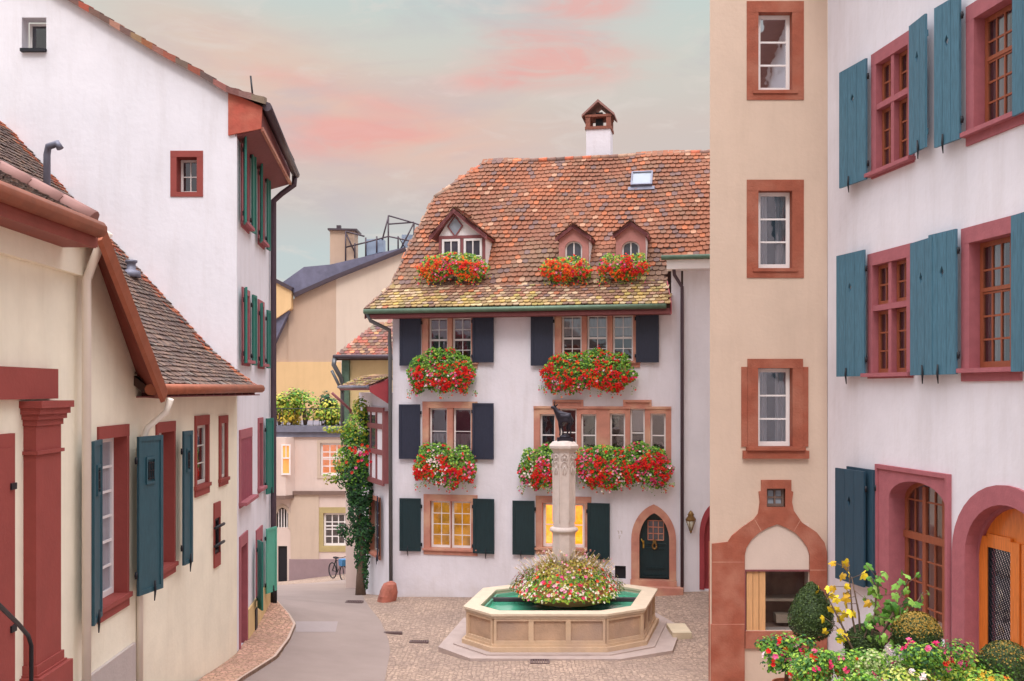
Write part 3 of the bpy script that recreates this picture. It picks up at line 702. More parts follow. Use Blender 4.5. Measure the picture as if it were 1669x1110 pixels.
# ---- roof
EO = .62
z1_ = FC.px(860, 500, EO)[1]
S1 = Fr(FC.pt(0, z1_, EO), FC.a, (Vector((0, 0, 1)) * .60 - FC.n * 1).normalized())          # flared skirt
lv = 1.5
top1 = S1.pt(0, lv)
S2 = Fr(top1, FC.a, (Vector((0, 0, 1)) * 1.17 - FC.n * 1).normalized())                        # steep main slope
def P2(F, px, py): return F.px(px, py)
sk_ = [P2(S1, 595, 503), P2(S1, 1092, 495)]; sk_[0] = (sk_[0][0], 0); sk_[1] = (sk_[1][0], 0)
la = P2(S2, 641, 452)[0]; ra = P2(S1, 1086, 455)[0]
poly1 = [sk_[0], sk_[1], (ra, lv), (la, lv)]
rv = P2(S2, 980, 257)[1]
rr = P2(S2, 1084, 424); far = 13.5
poly2 = [(la, 0), (ra, 0), (rr[0], rr[1]), (far, rr[1]), (far, rv), (P2(S2, 792, 270)[0], rv), P2(S2, 709, 322), P2(S2, 672, 392)]
def roofcol(F, ezone):
    def f(u, v, r):
        h = v + ezone; n = math.sin(u * 1.7 + 1) * .5 + math.sin(u * .63 + h * 1.9) * .5 + math.sin(u * 4.1 - h * 2.7) * .3
        big = .5 + .28 * math.sin(u * .8 + h * 1.3) + .25 * math.sin(u * 2.1 - h * .9 + 2)
        lowbrown = sm01((3.8 - h + n * .9) / 3.0) * .7 + .18 + .3 * sm01((2.5 - u) / 4)
        o = lerp(lin((158, 96, 68)), lin((132, 86, 68)), big); b_ = lerp(lin((116, 90, 78)), lin((134, 104, 82)), big)
        c = lerp(o, b_, min(1, max(0, lowbrown + .35 * math.sin(u * 2.9 + 2 * math.sin(h * 1.7)) * math.sin(h * 3.1 + u * .7) + r.gauss(0, .17))))
        q = r.random()
        if q < .035: c = lerp(c, lin((190, 150, 124)), .6)
        elif q < .14: c = lerp(c, lin((112, 92, 92)), .75)
        elif q < .20: c = lerp(c, lin((186, 106, 68)), .6)
        m = sm01((1.25 - h + n * .75) / 1.3)
        if r.random() < m * .8: c = lerp(c, r.choice(MOSS), r.uniform(.3, .85))
        elif h < 1.4 and r.random() < .25: c = lerp(c, lin((196, 172, 140)), .6)
        k = r.uniform(.88, 1.1); return tuple(x * k for x in c)
    return f
polyT = [(la, -.12), (ra, -.12)] + poly2[2:]
roofp = P('roof', tiles(S2, polyT, colf=roofcol(S2, lv), seed=3, row=.205, tw=.185, thick=.036, amp=.035), 'tile', house)
P('roof_skirt', tiles(S1, [poly1[0], poly1[1], (ra, lv + .22), (la, lv + .22)], colf=roofcol(S1, 0), seed=5, row=.19, tw=.185, thick=.03, amp=.012), 'tile', roofp)
und = MB().prism(S1, poly1, -.16, -.012).prism(S2, poly2, -.16, -.012)
und.box(S1, poly1[0][0], poly1[1][0], -.0, .12, -.20, -.17)
P('roof_boards', und, 'under_tile', roofp)
# hip and back slopes behind the ridge
rdir = Vector((0, 0, 1)).cross(FC.a).normalized()      # away from the square
if rdir.y < 0: rdir = -rdir
RL = S2.pt(*poly2[5]); RR = S2.pt(far, rv); HL = S2.pt(*poly2[6]); ML = S2.pt(*poly2[7]); EL = S1.pt(*poly1[0]); JL = S1.pt(*poly1[3])
def mirror(p): dd = (p - RL).dot(rdir); return p - rdir * 2 * dd
bk = MB(); bk.face([RL, RR, mirror(S2.pt(far, 0)), mirror(JL), mirror(ML), mirror(HL)]); bk.face([HL, RL, mirror(HL)])
bk.face([EL, JL, ML, HL, mirror(HL), mirror(ML), mirror(JL), mirror(EL)])
P('back_slope', bk, 'under_tile', roofp)
rt = MB()
for (a, b) in ((RL, RR), (HL, RL)):
    L = (b - a).length; k = int(L / .3)
    for i in range(k):
        p = a.lerp(b, i / k); q = a.lerp(b, (i + 1.1) / k); c = random.choice(BROWN + ORANGE[:4]); rt.tube([p, q], [.085, .1], 7, col=c)
for (a, b) in ((JL, ML), (ML, HL), (EL, JL)):
    L = (b - a).length; k = int(L / .16)
    for i in range(k):
        p = a.lerp(b, i / k); q = a.lerp(b, (i + 1) / k); c = tuple(x * .9 for x in random.choice(BROWN)); rt.tube([p + Vector((0, 0, .01)), q + Vector((0, 0, .03))], .04, 5, col=c)
P('ridge_tiles', rt, 'tile', roofp)
# eaves: plum soffit board and green copper gutter
sf = MB().box(FC, poly1[0][0] + .1, poly1[1][0], z1_ - .26, z1_ - .17, -.02, EO - .02).box(FC, poly1[0][0] + .1, poly1[1][0] - .01, z1_ - .27, z1_ - .06, EO - .14, EO - .06)
P('eaves_board', sf, 'plum_wood', house)
P('verge_board', MB().hexa([EL + Vector((0, 0, -.28)), EL + Vector((0, 0, -.28)) + rdir * .1, JL + rdir * .1 + Vector((0, 0, -.3)), JL + Vector((0, 0, -.3)), EL, EL + rdir * .1, JL + rdir * .1, JL]), 'plum_wood', house)
rvE = S1.pt(*poly1[1]); rvJ = S1.pt(*poly1[2])
P('verge_board', MB().hexa([rvE + Vector((.02, 0, -.28)), rvE + FC.a * .05 + Vector((0, 0, -.28)), rvJ + FC.a * .05 + Vector((0, 0, -.28)), rvJ + Vector((.02, 0, -.28)), rvE + Vector((.02, 0, .04)), rvE + FC.a * .05 + Vector((0, 0, .04)), rvJ + FC.a * .05 + Vector((0, 0, .04)), rvJ + Vector((.02, 0, .04))]), 'red_wood', house)
P('gutter', MB().tube([FC.pt(poly1[0][0], z1_ - .07, EO + .05), FC.pt(poly1[1][0] - .1, z1_ - .05, EO + .05)], .075, 8), 'green_copper', house)
dp = [FC.pt(poly1[0][0] + .08, z1_ - .1, EO + .02), FC.pt(poly1[0][0] + .16, z1_ - .34, EO - .1), FC.pt(poly1[0][0] + .7, z1_ - .62, .3), FC.pt(-.06, z1_ - .9, .12), FC.pt(-.05, z1_ - 1.2, .1), FC.pt(-.02, -.5, .1)]
P('downpipe', MB().tube(dp, .06, 8), 'grey_pipe', house)
ux = FC.px(1112, 700)[0]
P('downpipe', MB().tube([FC.pt(FC.px(1098, 425)[0], FC.px(1098, 425, .4)[1], .4), FC.pt(FC.px(1100, 450)[0], FC.px(1100, 448, .3)[1], .3), FC.pt(ux, FC.px(1110, 468, .12)[1], .12), FC.pt(ux, FC.px(1110, 500)[1], .1), FC.pt(ux, 0, .1)], .05, 8), 'plum_pipe', house)
# chimney
chd = 35.2
def atd(px, py, d): return Vector(((px - CX) / FPX * d, d, EYE + (HY - py) / FPX * d))
FCH = Fr((0, 0, 0), FC.a); FCH.o = atd(975, 255, chd) - Vector((0, 0, 0))
cb = 1 / FPX * chd
ch = MB().box(FCH, -.42, .42, -1.2, .95, -.8, 0)
chim = P('chimney', ch, 'white_plaster', house)
cc = MB().box(FCH, -.46, .46, .95, 1.05, -.84, .04)
for (a, b) in ((-.44, -.28), (.28, .44)):
    for (c, d) in ((-.82, -.66), (-.14, .02)): cc.box(FCH, a, b, 1.05, 1.38, c, d)
cc.box(FCH, .28, .44, 1.05, 1.38, -.5, -.36); cc.box(FCH, -.46, .46, 1.38, 1.46, -.84, .04)
P('chimney_crown', cc, 'chimney_brick', chim)
cr = MB(); G = Fr(FCH.pt(0, 1.44, .1), FCH.a, (0, 0, 1))
cr.prism(G, [(-.57, -.06), (0, .44), (.57, -.06), (.57, .02), (0, .53), (-.57, .02)], -1.06, 0)
P('chimney_roof', cr, 'brown_tile_round', chim)
P('chimney_flue', MB().box(FCH, -.12, .12, 1.05, 1.6, -.55, -.25), 'iron', chim)
# skylight
q = [P2(S2, 1028, 307), P2(S2, 1063, 307), P2(S2, 1063, 284), P2(S2, 1028, 284)]
u0, u1, v0, v1 = q[0][0], q[1][0], q[0][1], q[2][1]
sl_ = P('skylight', MB().ring(S2, rect_poly(u0 + .05, u1 - .05, v0 + .05, v1 - .05), rect_poly(u0, u1, v0, v1), -.02, .16, closed=True).box(S2, u0 - .08, u1 + .08, v0 - .16, v0 - .003, -.02, .07), 'lead', house)
P('skylight_pane', MB().box(S2, u0 + .05, u1 - .05, v0 + .05, v1 - .05, .09, .12), 'grey_pane', sl_)
# ---- dormers
def dormer_frame(px, py):
    py = 450      # vertical plane parallel to the facade through the roof point under the dormer
    p = S2.pt(*S2.px(px, py)); n = (p - FC.o).dot(FC.n); return FC.off(n + .04)
def dormer_roof(D, eL, pk, eR, depth, cols, over=.22, n=.0):
    mb = MB(); un = MB()
    for (A_, B_) in ((eL, pk), (eR, pk)):
        a = Vector(D.pt(A_[0], A_[1], over)); up = (Vector(D.pt(B_[0], B_[1], over)) - a); L = up.length; up.normalize()
        side = 1 if A_ is eR else -1
        along = -D.n if side == 1 else D.n
        o = a if side == 1 else a - D.n * depth
        F_ = Fr(o, along, up)
        tiles(F_, rect_poly(0, depth, 0, L), row=.13, tw=.15, colf=cols, amp=.004, mb=mb, seed=int(A_[0] * 10))
        un.prism(F_, rect_poly(0, depth, 0, L), -.09, -.01)
    return mb, un
bc = lambda u, v, r: tuple(x * r.uniform(.85, 1.15) for x in r.choice(BROWN + ORANGE[4:6]))
D = dormer_frame(757, 432)
pk = D.px(742, 342); eL = D.px(703, 388); eR = D.px(800, 386)
eR = (D.px(796, 386)[0], eL[1]); bL = D.px(716, 452); bR = (D.px(791, 440)[0], bL[1])
dm = P('dormer', MB().prism(D, [bL, bR, (bR[0], eL[1] + .06), pk, (bL[0], eL[1] + .06)], -2.6, -.0), 'white_paint', house, 'wide gabled dormer with a diamond pane')
a_, b_ = dormer_roof(D, eL, pk, eR, 2.7, bc, over=.25); P('dormer_roof', a_, 'tile', dm)
tm = MB().box(D, bL[0] - .01, bR[0] + .01, eL[1] - .05, eL[1] + .045, .001, .05); zz0 = bL[1]
for x_ in (bL[0] + .04, (bL[0] + bR[0]) / 2, bR[0] - .04): tm.box(D, x_ - .045, x_ + .045, zz0, eL[1] - .061, .001, .045)
for (A_, sgn) in ((eL, 1), (eR, -1)):
    q1 = D.pt(A_[0], A_[1], .25); q2 = D.pt(pk[0], pk[1], .25); dn = Vector((0, 0, -.14)); bkv = -D.n * .04
    tm.hexa([q1 + dn, q1 + dn + bkv, q2 + dn + bkv, q2 + dn, q1, q1 + bkv, q2 + bkv, q2])
cxm = pk[0]; cz = eL[1] + (pk[1] - eL[1]) * .40; hs = (pk[1] - eL[1]) * .34
tm.ring(D, [(cxm, cz - hs), (cxm + hs * .72, cz), (cxm, cz + hs), (cxm - hs * .72, cz)], [(cxm, cz - hs - .06), (cxm + hs * .72 + .05, cz), (cxm, cz + hs + .06), (cxm - hs * .72 - .05, cz)], .001, .04, closed=True)
tm.box(D, cxm - .03, cxm + .03, eL[1] + .06, cz - hs - .06, .001, .035)
P('dormer_timber', tm, 'plum_wood', dm); P('dormer_boards', b_, 'plum_wood', dm)
P('diamond_pane', MB().prism(D, [(cxm, cz - hs), (cxm + hs * .72, cz), (cxm, cz + hs), (cxm - hs * .72, cz)], .001, .015), 'grey_pane', dm)
ws = MB(); wg = MB()
for s_ in (0, 1):
    md = (bL[0] + bR[0]) / 2; a = bL[0] + .1 if s_ == 0 else md + .06; b = md - .06 if s_ == 0 else bR[0] - .1
    sash(ws, D, a, b, zz0 + .1, eL[1] - .06, 2, 2, .05, w=.07, m=.035); wg.box(D, a, b, zz0 + .1, eL[1] - .06, .001, .012)
P('dormer_sash', ws, 'white_paint', dm); P('dormer_glass', wg, 'dim_pane', dm)
# lead valley strip on the right slope of the wide dormer
for (cx, pky, ex0, ex1, ey, lab) in ((935, 367, 906, 964, 389, 'left small arched dormer'), (1028, 362, 999, 1057, 384, 'right small arched dormer')):
    D = dormer_frame(cx, 432); pk = D.px(cx, pky); eL = D.px(ex0, ey); eR = (2 * pk[0] - eL[0], eL[1]); bL = D.px(cx - 24, 440); bR = (2 * pk[0] - bL[0], bL[1])
    dm = P('dormer', MB().prism(D, [bL, bR, (bR[0], eL[1] + .08), pk, (bL[0], eL[1] + .08)], -2.2, -.12), 'white_paint', house, lab)
    a_, b_ = dormer_roof(D, eL, pk, eR, 2.2, bc, over=.16); P('dormer_roof', a_, 'tile', dm); P('dormer_boards', b_, 'plum_wood', dm)
    w_ = (D.px(950, 410)[0] - D.px(922, 410)[0]) / 2; zb = D.px(cx, 432)[1]; zs = D.px(cx, 404)[1]; za = D.px(cx, 393)[1]
    inn = [(pk[0] - w_, zb), (pk[0] - w_, zs)] + [(pk[0] - w_ * math.cos(math.pi * i / 12), zs + (za - zs) * math.sin(math.pi * i / 12)) for i in range(1, 12)] + [(pk[0] + w_, zs), (pk[0] + w_, zb)]
    out = [(bL[0], zb), (bL[0], zs)] + [(pk[0] + (bL[0] - pk[0]) * math.cos(math.pi * i / 12) if abs(math.cos(math.pi * i / 12)) > .3 else pk[0] + (bL[0] - pk[0]) * math.cos(math.pi * i / 12), min(eL[1] + .1 + (pk[1] - eL[1] - .12) * (1 - abs(math.cos(math.pi * i / 12))), 99)) for i in range(1, 12)] + [(bR[0], zs), (bR[0], zb)]
    P('dormer_surround', MB().ring(D, inn, out, -.12, .03), 'dormer_stone', dm)
    bb = MB()
    for A_ in (eL, eR):
        q1 = D.pt(A_[0], A_[1], .16); q2 = D.pt(pk[0], pk[1], .16); dn = Vector((0, 0, -.12)); bkv = -D.n * .04
        bb.hexa([q1 + dn, q1 + dn + bkv, q2 + dn + bkv, q2 + dn, q1, q1 + bkv, q2 + bkv, q2])
    P('dormer_timber', bb, 'plum_wood', dm)
    ins = [(pk[0] + (x - pk[0]) * .82, zs + (y - zs) * .8 if y > zs else y) for x, y in inn]
    sa = MB().ring(D, ins, inn, -.1, -.05); sa.box(D, pk[0] - .02, pk[0] + .02, zb, za - .03, -.1, -.055); sa.box(D, pk[0] - w_, pk[0] + w_, zb, zb + .12, -.1, -.06)
    P('dormer_sash', sa, 'white_paint', dm); P('dormer_glass', MB().prism(D, inn, -.13, -.09), 'dim_pane', dm)
# ================================================================== ADJOINING WHITE HOUSE (right of the downpipe)
FA = Fr(FC.pt(Wc + .06, 0), FC.a)
ann = T('white_house', 'narrow white house with a red arched door beside the buff tower', 'house', tuple(FA.pt(1.5, 0)))
gao = arch(FA, 1140, 1215, 962, 872, 815, 'round'); gai = arch(FA, 1148, 1207, 962, 874, 826, 'round')
FA.holes.append([p for p in gao])
P('door', MB().prism(FA, gao, -.3, -.14), 'red_wood', ann); P('door_surround', MB().ring(FA, [(a + .001, b) for a, b in gai], gao, -.3, .03), 'red_wood', ann)
zA = FC.px(1120, 440, .2)[1]
wall(FA, rect_poly(0, 9, -1, zA + .1), 'bright_plaster', ann)
P('eaves_board', MB().box(FA, -.45, 9, zA, zA + .26, .0, .5), 'white_paint', ann)
P('gutter', MB().tube([FA.pt(-.6, zA + .33, .55), FA.pt(9, zA + .33, .55)], .07, 8), 'green_copper', ann)
P('back_wall', MB().box(FA, 9, 9.2, -1, zA + 2, -9, 0), 'bright_plaster', ann)
# wall lantern
zl = FA.px(1126, 850, .2)[1]; ul = FA.px(1126, 850, .2)[0]; lc = FA.pt(ul, zl, .22)
lan = T('wall_lantern', 'small hexagonal brass lantern on the white wall between the downpipe and the red door', 'lantern', tuple(FA.pt(ul, zl, .02)))
P('lantern_glass', MB().lathe(lc, [(.03, -.27), (.13, .03)], 6), 'glass_lamp', lan)
cg = MB().lathe(lc, [(.145, .03), (.15, .07), (.08, .17), (.10, .2), (.05, .28), (.0, .33)], 6).lathe(lc + Vector((0, 0, -.36)), [(.0, 0), (.035, .05), (.04, .1)], 6)
for j in range(6):
    a = 2 * math.pi * j / 6; cg.tube([lc + Vector((.03 * math.cos(a), .03 * math.sin(a), -.27)), lc + Vector((.135 * math.cos(a), .135 * math.sin(a), .03))], .009, 4)
P('lantern_frame', cg, 'old_brass', lan); P('lantern_bracket', MB().tube([FA.pt(ul, zl - .2, .0), FA.pt(ul, zl - .22, .12), lc + Vector((0, 0, -.3))], .018, 6), 'iron', lan)
# ================================================================== BUFF STAIR TOWER
d_t = 20.0; xt0, xt1 = (1157 - CX) / FPX * d_t, (1348 - CX) / FPX * d_t
FT = wall_frame((xt0, d_t), (xt1, d_t)); Wt = xt1 - xt0
tower = T('stair_tower', 'tall narrow buff plastered stair tower with red stone windows and an arched portal', 'tower', (5.1, 20, .4))
for (o_, s_, rm, gl_, cu) in (((1236, 20, 1291, 147), (1216, 1307, 1, 163), 'room', 'sky_glass', None), ((1236, 311, 1291, 437), (1216, 1308, 291, 455), 'room', 'glass', ('curtain', (0, 1)))):
    rc = FT.rect(*[o_[i] for i in (0, 1, 2, 3)]); px_ = d_t / FPX
    window(FT, tower, rc, sw=19 * px_, mat='tower_stone', nx=1, ny=3, room=rm, glass=gl_, curtain=cu[0] if cu else None, curt='sides', depth=.16, head=18 * px_, sillh=16 * px_, sw_sash=.075, munt=.035, sill_out=.03, sillext=-.12, proud=.012)
px_ = d_t / FPX
rc = FT.rect(1235, 600, 1291, 728); wlow = window(FT, tower, rc, sw=17 * px_, mat='tower_stone', nx=1, ny=3, room='room', glass='glass', curtain='curtain', curt='sides', depth=.16, head=15 * px_, sillh=15 * px_, sw_sash=.075, munt=.035, sill_out=.1, proud=.04, label='lowest tall window with thick jambs and a moulded sill')
P('jamb', MB().box(FT, rc[0] - 27 * px_, rc[0] - 17 * px_ - .002, rc[2], FT.px(1235, 598)[1], .0, .025).box(FT, rc[1] + 17 * px_ + .002, rc[1] + 26 * px_, rc[2], FT.px(1235, 598)[1], .0, .025).box(FT, rc[0] - 25 * px_, rc[1] + 26 * px_, rc[2] - 15 * px_ - .05, rc[2] - .075, .0, .09), 'tower_stone', wlow)
# portal: one shape of red stone, small window in its crown
def pt_(x, y): return FT.px(x, y)
outer = [pt_(1160, 1180), pt_(1160, 886), pt_(1186, 883), pt_(1192, 873), pt_(1209, 859), pt_(1228, 846), pt_(1235, 837), pt_(1238, 818), pt_(1236, 801), pt_(1240, 800), pt_(1240, 782), pt_(1289, 782), pt_(1289, 800), pt_(1292, 801), pt_(1290, 818), pt_(1293, 832), pt_(1306, 851), pt_(1330, 867), pt_(1343, 884), pt_(1347, 900), pt_(1347, 1180)]
inner = [pt_(1213, 1180), pt_(1213, 905), pt_(1216, 892), pt_(1224, 879), pt_(1236, 868), pt_(1250, 860), pt_(1258, 857), pt_(1266, 854), pt_(1274, 857), pt_(1283, 861), pt_(1295, 868), pt_(1306, 879), pt_(1315, 892), pt_(1319, 905), pt_(1319, 1180)]
sq = FT.rect(1249, 796, 1279, 826)
so2 = MB()
def frame_poly(F, outer, inner, n0, n1, mb, hole):
    loop = outer + inner[::-1]; flat = [Vector((a, b, 0)) for a, b in loop]; hp = [Vector((a, b, 0)) for a, b in hole]; allp = flat + hp
    for t in tessellate_polygon([flat, hp]):
        t = list(t); a, b, c = [allp[i] for i in t]
        if (b.x - a.x) * (c.y - a.y) - (b.y - a.y) * (c.x - a.x) < 0: t.reverse()
        mb.face([F.pt(allp[i].x, allp[i].y, n1) for i in t])
    for L in (loop, [(p.x, p.y) for p in hp]):
        for i in range(len(L)):
            a, b = L[i], L[(i + 1) % len(L)]; mb.face([F.pt(*a, n0), F.pt(*b, n0), F.pt(*b, n1), F.pt(*a, n1)])
frame_poly(FT, outer, inner, -.3, .045, so2, rect_poly(*sq))
portal = P('portal', so2, 'banded_stone', tower)
jn = MB()
for (x0, y0, x1, y1) in ((1160, 915, 1213, 916), (1160, 1016, 1213, 1017.3), (1319, 928, 1346, 929), (1319, 1010, 1346, 1011.2)):
    q = FT.rect(x0, y0, x1, y1); jn.box(FT, q[0] + .005, q[1] - .005, q[2], q[3], .044, .047)
for (a, b) in (((1229, 847), (1240, 866)), ((1303, 847), (1292, 866))):
    A_ = FT.px(*a); B_ = FT.px(*b); jn.prism(FT, [(A_[0], A_[1]), (B_[0], B_[1]), (B_[0] + .014, B_[1]), (A_[0] + .014, A_[1])], .044, .047)
P('mortar_joint', jn, 'pink_sandstone', portal)
P('plinth_stone', MB().box(FT, pt_(1158, 1000)[0], pt_(1212, 1000)[0], -.3, pt_(1158, 1017)[1], -.2, .07), 'banded_stone', portal)
FT.holes += [rect_poly(*sq), [pt_(1214, 1027.6)] + [(a + (.0 if 0 else 0), b) for a, b in [pt_(1214, 931), pt_(1318, 931)]] + [pt_(1318, 1027.6)]]
sw_ = MB(); sash(sw_, FT, sq[0] + .001, sq[1] - .001, sq[2] + .001, sq[3] - .001, 2, 2, -.06, w=.045, m=.035); P('sash', sw_, 'brown_stone', portal)
P('glass', MB().box(FT, sq[0], sq[1], sq[2], sq[3], -.12, -.10), 'grey_pane', portal)
P('tympanum', MB().box(FT, pt_(1214, 900)[0], pt_(1318, 900)[0], pt_(1214, 930.5)[1], pt_(1266, 853)[1], .002, .012), 'tympanum_plaster', portal)
# shop window under the tympanum: wooden shutter leaf, counter and shelf inside
q = FT.rect(1213, 931, 1319, 1028)
P('shop_frame', MB().box(FT, q[0], q[1], q[3] - .0, q[3] + .035, -.06, .03).box(FT, q[0] - .02, q[0] + .03, q[2], q[3], -.05, .02), 'plum_wood', tower)
P('shop_glass', MB().box(FT, q[0], q[1], q[2], q[3], -.05, -.045), 'clear_glass', tower)
rm = MB().box(FT, q[0] - .3, q[1] + .3, q[2] - .3, q[3] + .2, -.92, -.9).box(FT, q[0] - .3, q[1] + .3, q[3] + .05, q[3] + .07, -.9, -.06).box(FT, q[1] + .25, q[1] + .27, q[2], q[3], -.9, -.06).box(FT, q[0] - .3, q[1] + .3, q[2] - .05, q[2] - .03, -.9, -.06)
P('interior', rm, 'warm_room', tower)
P('wooden_leaf', MB().box(FT, q[0] + .05, q[0] + .17, q[2] + .001, q[3] - .01, -.045, -.012).box(FT, q[0] + .18, q[0] + .29, q[2] + .001, q[3] - .01, -.045, -.018).box(FT, q[0] + .3, q[0] + .42, q[2] + .001, q[3] - .01, -.045, -.01), 'brown_wood', tower)
P('shelf', MB().box(FT, q[0] + .5, q[1] + .2, q[2] + .5, q[2] + .55, -.85, -.4).box(FT, q[0] + .75, q[1], q[2] + .05, q[2] + .22, -.7, -.45), 'fountain_stone', tower)
P('sill', MB().box(FT, q[0] + .01, q[1] - .01, FT.px(1240, 1056)[1], q[2] - .004, -.25, .055), 'banded_stone', tower)
wall(FT, rect_poly(0, Wt, -1, 17), 'buff_plaster', tower, depth=.3)
ts = MB(); p0 = FT.pt(0, 0); p1 = Vector((7.2, 27.5, 0))
ts.face([(p0.x, p0.y, -1), (p0.x, p0.y, 17), (p1.x, p1.y, 17), (p1.x, p1.y, -1)]); ts.face([(p1.x, p1.y, -1), (p1.x, p1.y, 17), (12, 26, 17), (12, 26, -1)])
P('side_wall', ts, 'buff_plaster', tower)
G = Fr((5.1, 20, 17), (1, 0, 0)); P('roof', MB().prism(G, [(-1.6, 0), (1.6, 0), (0, 3)], -5, .3), 'brown_tile_round', tower)
# ================================================================== PALE HOUSE WITH ROSE STONE WINDOWS (right)
p0 = Vector((6.235, 20.0)); dv = Vector((.148, -1)).normalized(); p1 = p0 + dv * 15
FR = wall_frame(tuple(p0), tuple(p1))
rh = T('rose_window_house', 'pale lavender white house with rose stone window surrounds and blue shutters on the right', 'house', (7.2, 13.5, 2))
def RW(xl, yt, xr, yb, **k):
    u0, z1 = FR.px(xl, yt); u1, _ = FR.px(xr, yt); _, z0 = FR.px(xl, yb)
    return window(FR, rh, (u0, u1, z0, z1), mat='rose_stone', **k)
W1k = dict(sw=.17, head=.22, sillh=.1, lights=2, nx=2, ny=5, cross=.6, mull=.10, sashm='brown_sash', depth=.09, sw_sash=.06, munt=.03, curtain='curtain', curt='sides', glass='glass', sill_out=.12)
RW(1424, 433, 1480, 608, **W1k); RW(1430, 105, 1482, 280, **W1k)
W2k = dict(sw=.2, head=.24, sillh=.2, lights=1, nx=4, ny=5, meet=.62, sashm='brown_sash', depth=.15, sw_sash=.075, munt=.03, curtain='curtain', curt='sides', glass='glass', sill_out=.1)
RW(1582, 396, 1652, 600, **W2k); RW(1590, 30, 1655, 212, **W2k)
def RS(px, yt, yb, w, side, mat, ang=8, n=.1, **k):
    u, zt = FR.px(px, yt, n); _, zb = FR.px(px, yb, n); return shutter(FR, rh, u, w, zb, zt, side, mat, ang=ang, n=n, planks=3, hole=True, **k)
RS(1411, 407, 613, .92, -1, 'blue_shutter', ang=5); RS(1487, 397, 612, .74, 1, 'blue_shutter', ang=4); RS(1561, 373, 610, .68, -1, 'blue_shutter', ang=4); RS(1652, 352, 606, .78, 1, 'blue_shutter', ang=5)
RS(1414, 95, 292, .88, -1, 'blue_shutter', ang=5); RS(1485, 43, 253, .58, 1, 'blue_shutter', ang=5); RS(1567, -10, 226, .62, -1, 'blue_shutter', ang=4); RS(1654, -55, 190, .78, 1, 'blue_shutter', ang=5)
# ground floor: round-headed window in a square rose surround
u0, zt = FR.px(1432, 756); u1, _ = FR.px(1551, 756); zb = FR.px(1440, 1010)[1]
iu0 = FR.px(1452, 800)[0]; iu1 = u1 - .1; zs = FR.px(1452, 812)[1]; za = FR.px(1500, 786)[1]
ri = [(iu0, zb), (iu0, zs)] + [((iu0 + iu1) / 2 - (iu1 - iu0) / 2 * math.cos(math.pi * i / 14), zs + (za - zs) * math.sin(math.pi * i / 14)) for i in range(1, 14)] + [(iu1, zs), (iu1, zb)]
FR.holes.append([(u0 + .03, zb), (u1 - .03, zb), (u1 - .03, zt - .03), (u0 + .03, zt - .03)])
sm_ = MB(); loop = [(u0, zb - .02)] + [(u0, zt), (u1, zt), (u1, zb - .02)] + ri[::-1]
fl = [Vector((a, b, 0)) for a, b in loop]
for t in tessellate_polygon([fl]):
    t = list(t); a, b, c = [fl[i] for i in t]
    if (b.x - a.x) * (c.y - a.y) - (b.y - a.y) * (c.x - a.x) < 0: t.reverse()
    sm_.face([FR.pt(fl[i].x, fl[i].y, .04) for i in t])
for i in range(len(ri) - 1): a, b = ri[i], ri[i + 1]; sm_.face([FR.pt(*a, .04), FR.pt(*b, .04), FR.pt(*b, -.4), FR.pt(*a, -.4)])
for a, b in (((u0, zb - .02), (u0, zt)), ((u0, zt), (u1, zt)), ((u1, zt), (u1, zb - .02))): sm_.face([FR.pt(*a, -.02), FR.pt(*b, -.02), FR.pt(*b, .04), FR.pt(*a, .04)])
for a, b, c, d in ((u0, u1, zt - .07, zt), (u0, u0 + .07, zb, zt - .072), (u1 - .07, u1, zb, zt - .072)): sm_.box(FR, a, b, c, d, .041, .075)
sm_.box(FR, u0 - .02, u1 + .02, zb - .3, zb - .003, -.4, .09)
aw = P('window', sm_, 'rose_stone', rh, 'tall round-headed window in a square rose surround')
s3 = MB(); n_ = -.26
s3.ring(FR, [((iu0 + iu1) / 2 + (x - (iu0 + iu1) / 2) * .9, y - .06 if y > zs else y) for x, y in ri], ri, n_ - .05, n_)
W_ = iu1 - iu0; zc = zb + (zs - zb) * .72
s3.box(FR, iu0, iu1, zc - .06, zc + .06, n_ - .06, n_ + .03)
for k in (.36, .70): s3.box(FR, iu0 + W_ * k - .05, iu0 + W_ * k + .05, zb, za - .06 - .35 * abs(k - .5), n_ - .05, n_ + .01)
for k in (.18, .53, .86): s3.box(FR, iu0 + W_ * k - .014, iu0 + W_ * k + .014, zb, zs + (za - zs) * .55, n_ - .04, n_ - .01)
for v in (.18, .36, .54): s3.box(FR, iu0, iu1, zb + (zs - zb) * v - .014, zb + (zs - zb) * v + .014, n_ - .041, n_ - .012)
s3.box(FR, iu0, iu1, zs - .014, zs + .014, n_ - .041, n_ - .012); s3.box(FR, iu0 + .001, iu1 - .001, zb, zb + .1, n_ - .052, n_ + .002)
P('sash', s3, 'brown_sash', aw); P('glass', MB().face([FR.pt(iu0, zb, n_ - .03), FR.pt(iu1, zb, n_ - .03), FR.pt(iu1, za, n_ - .03), FR.pt(iu0, za, n_ - .03)]), 'glass', aw)
P('interior', MB().box(FR, iu0, iu1, zb, za, -.9, -.88).box(FR, iu0 - .02, iu0, zb, za, -.9, -.3).box(FR, iu1, iu1 + .02, zb, za, -.9, -.3), 'warm_room', aw)
cm = MB()
for s0, s1 in ((iu0 + .05, iu0 + W_ * .3), (iu0 + W_ * .6, iu0 + W_ * .75)):
    for i in range(10):
        x0 = s0 + (s1 - s0) * i / 10; x1 = s0 + (s1 - s0) * (i + 1) / 10; d0 = .03 * math.sin(i * 1.9); d1 = .03 * math.sin((i + 1) * 1.9)
        cm.face([FR.pt(x0, zb, -.5 + d0), FR.pt(x1, zb, -.5 + d1), FR.pt(x1, za, -.5 + d1), FR.pt(x0, za, -.5 + d0)])
P('curtain', cm, 'curtain', aw)
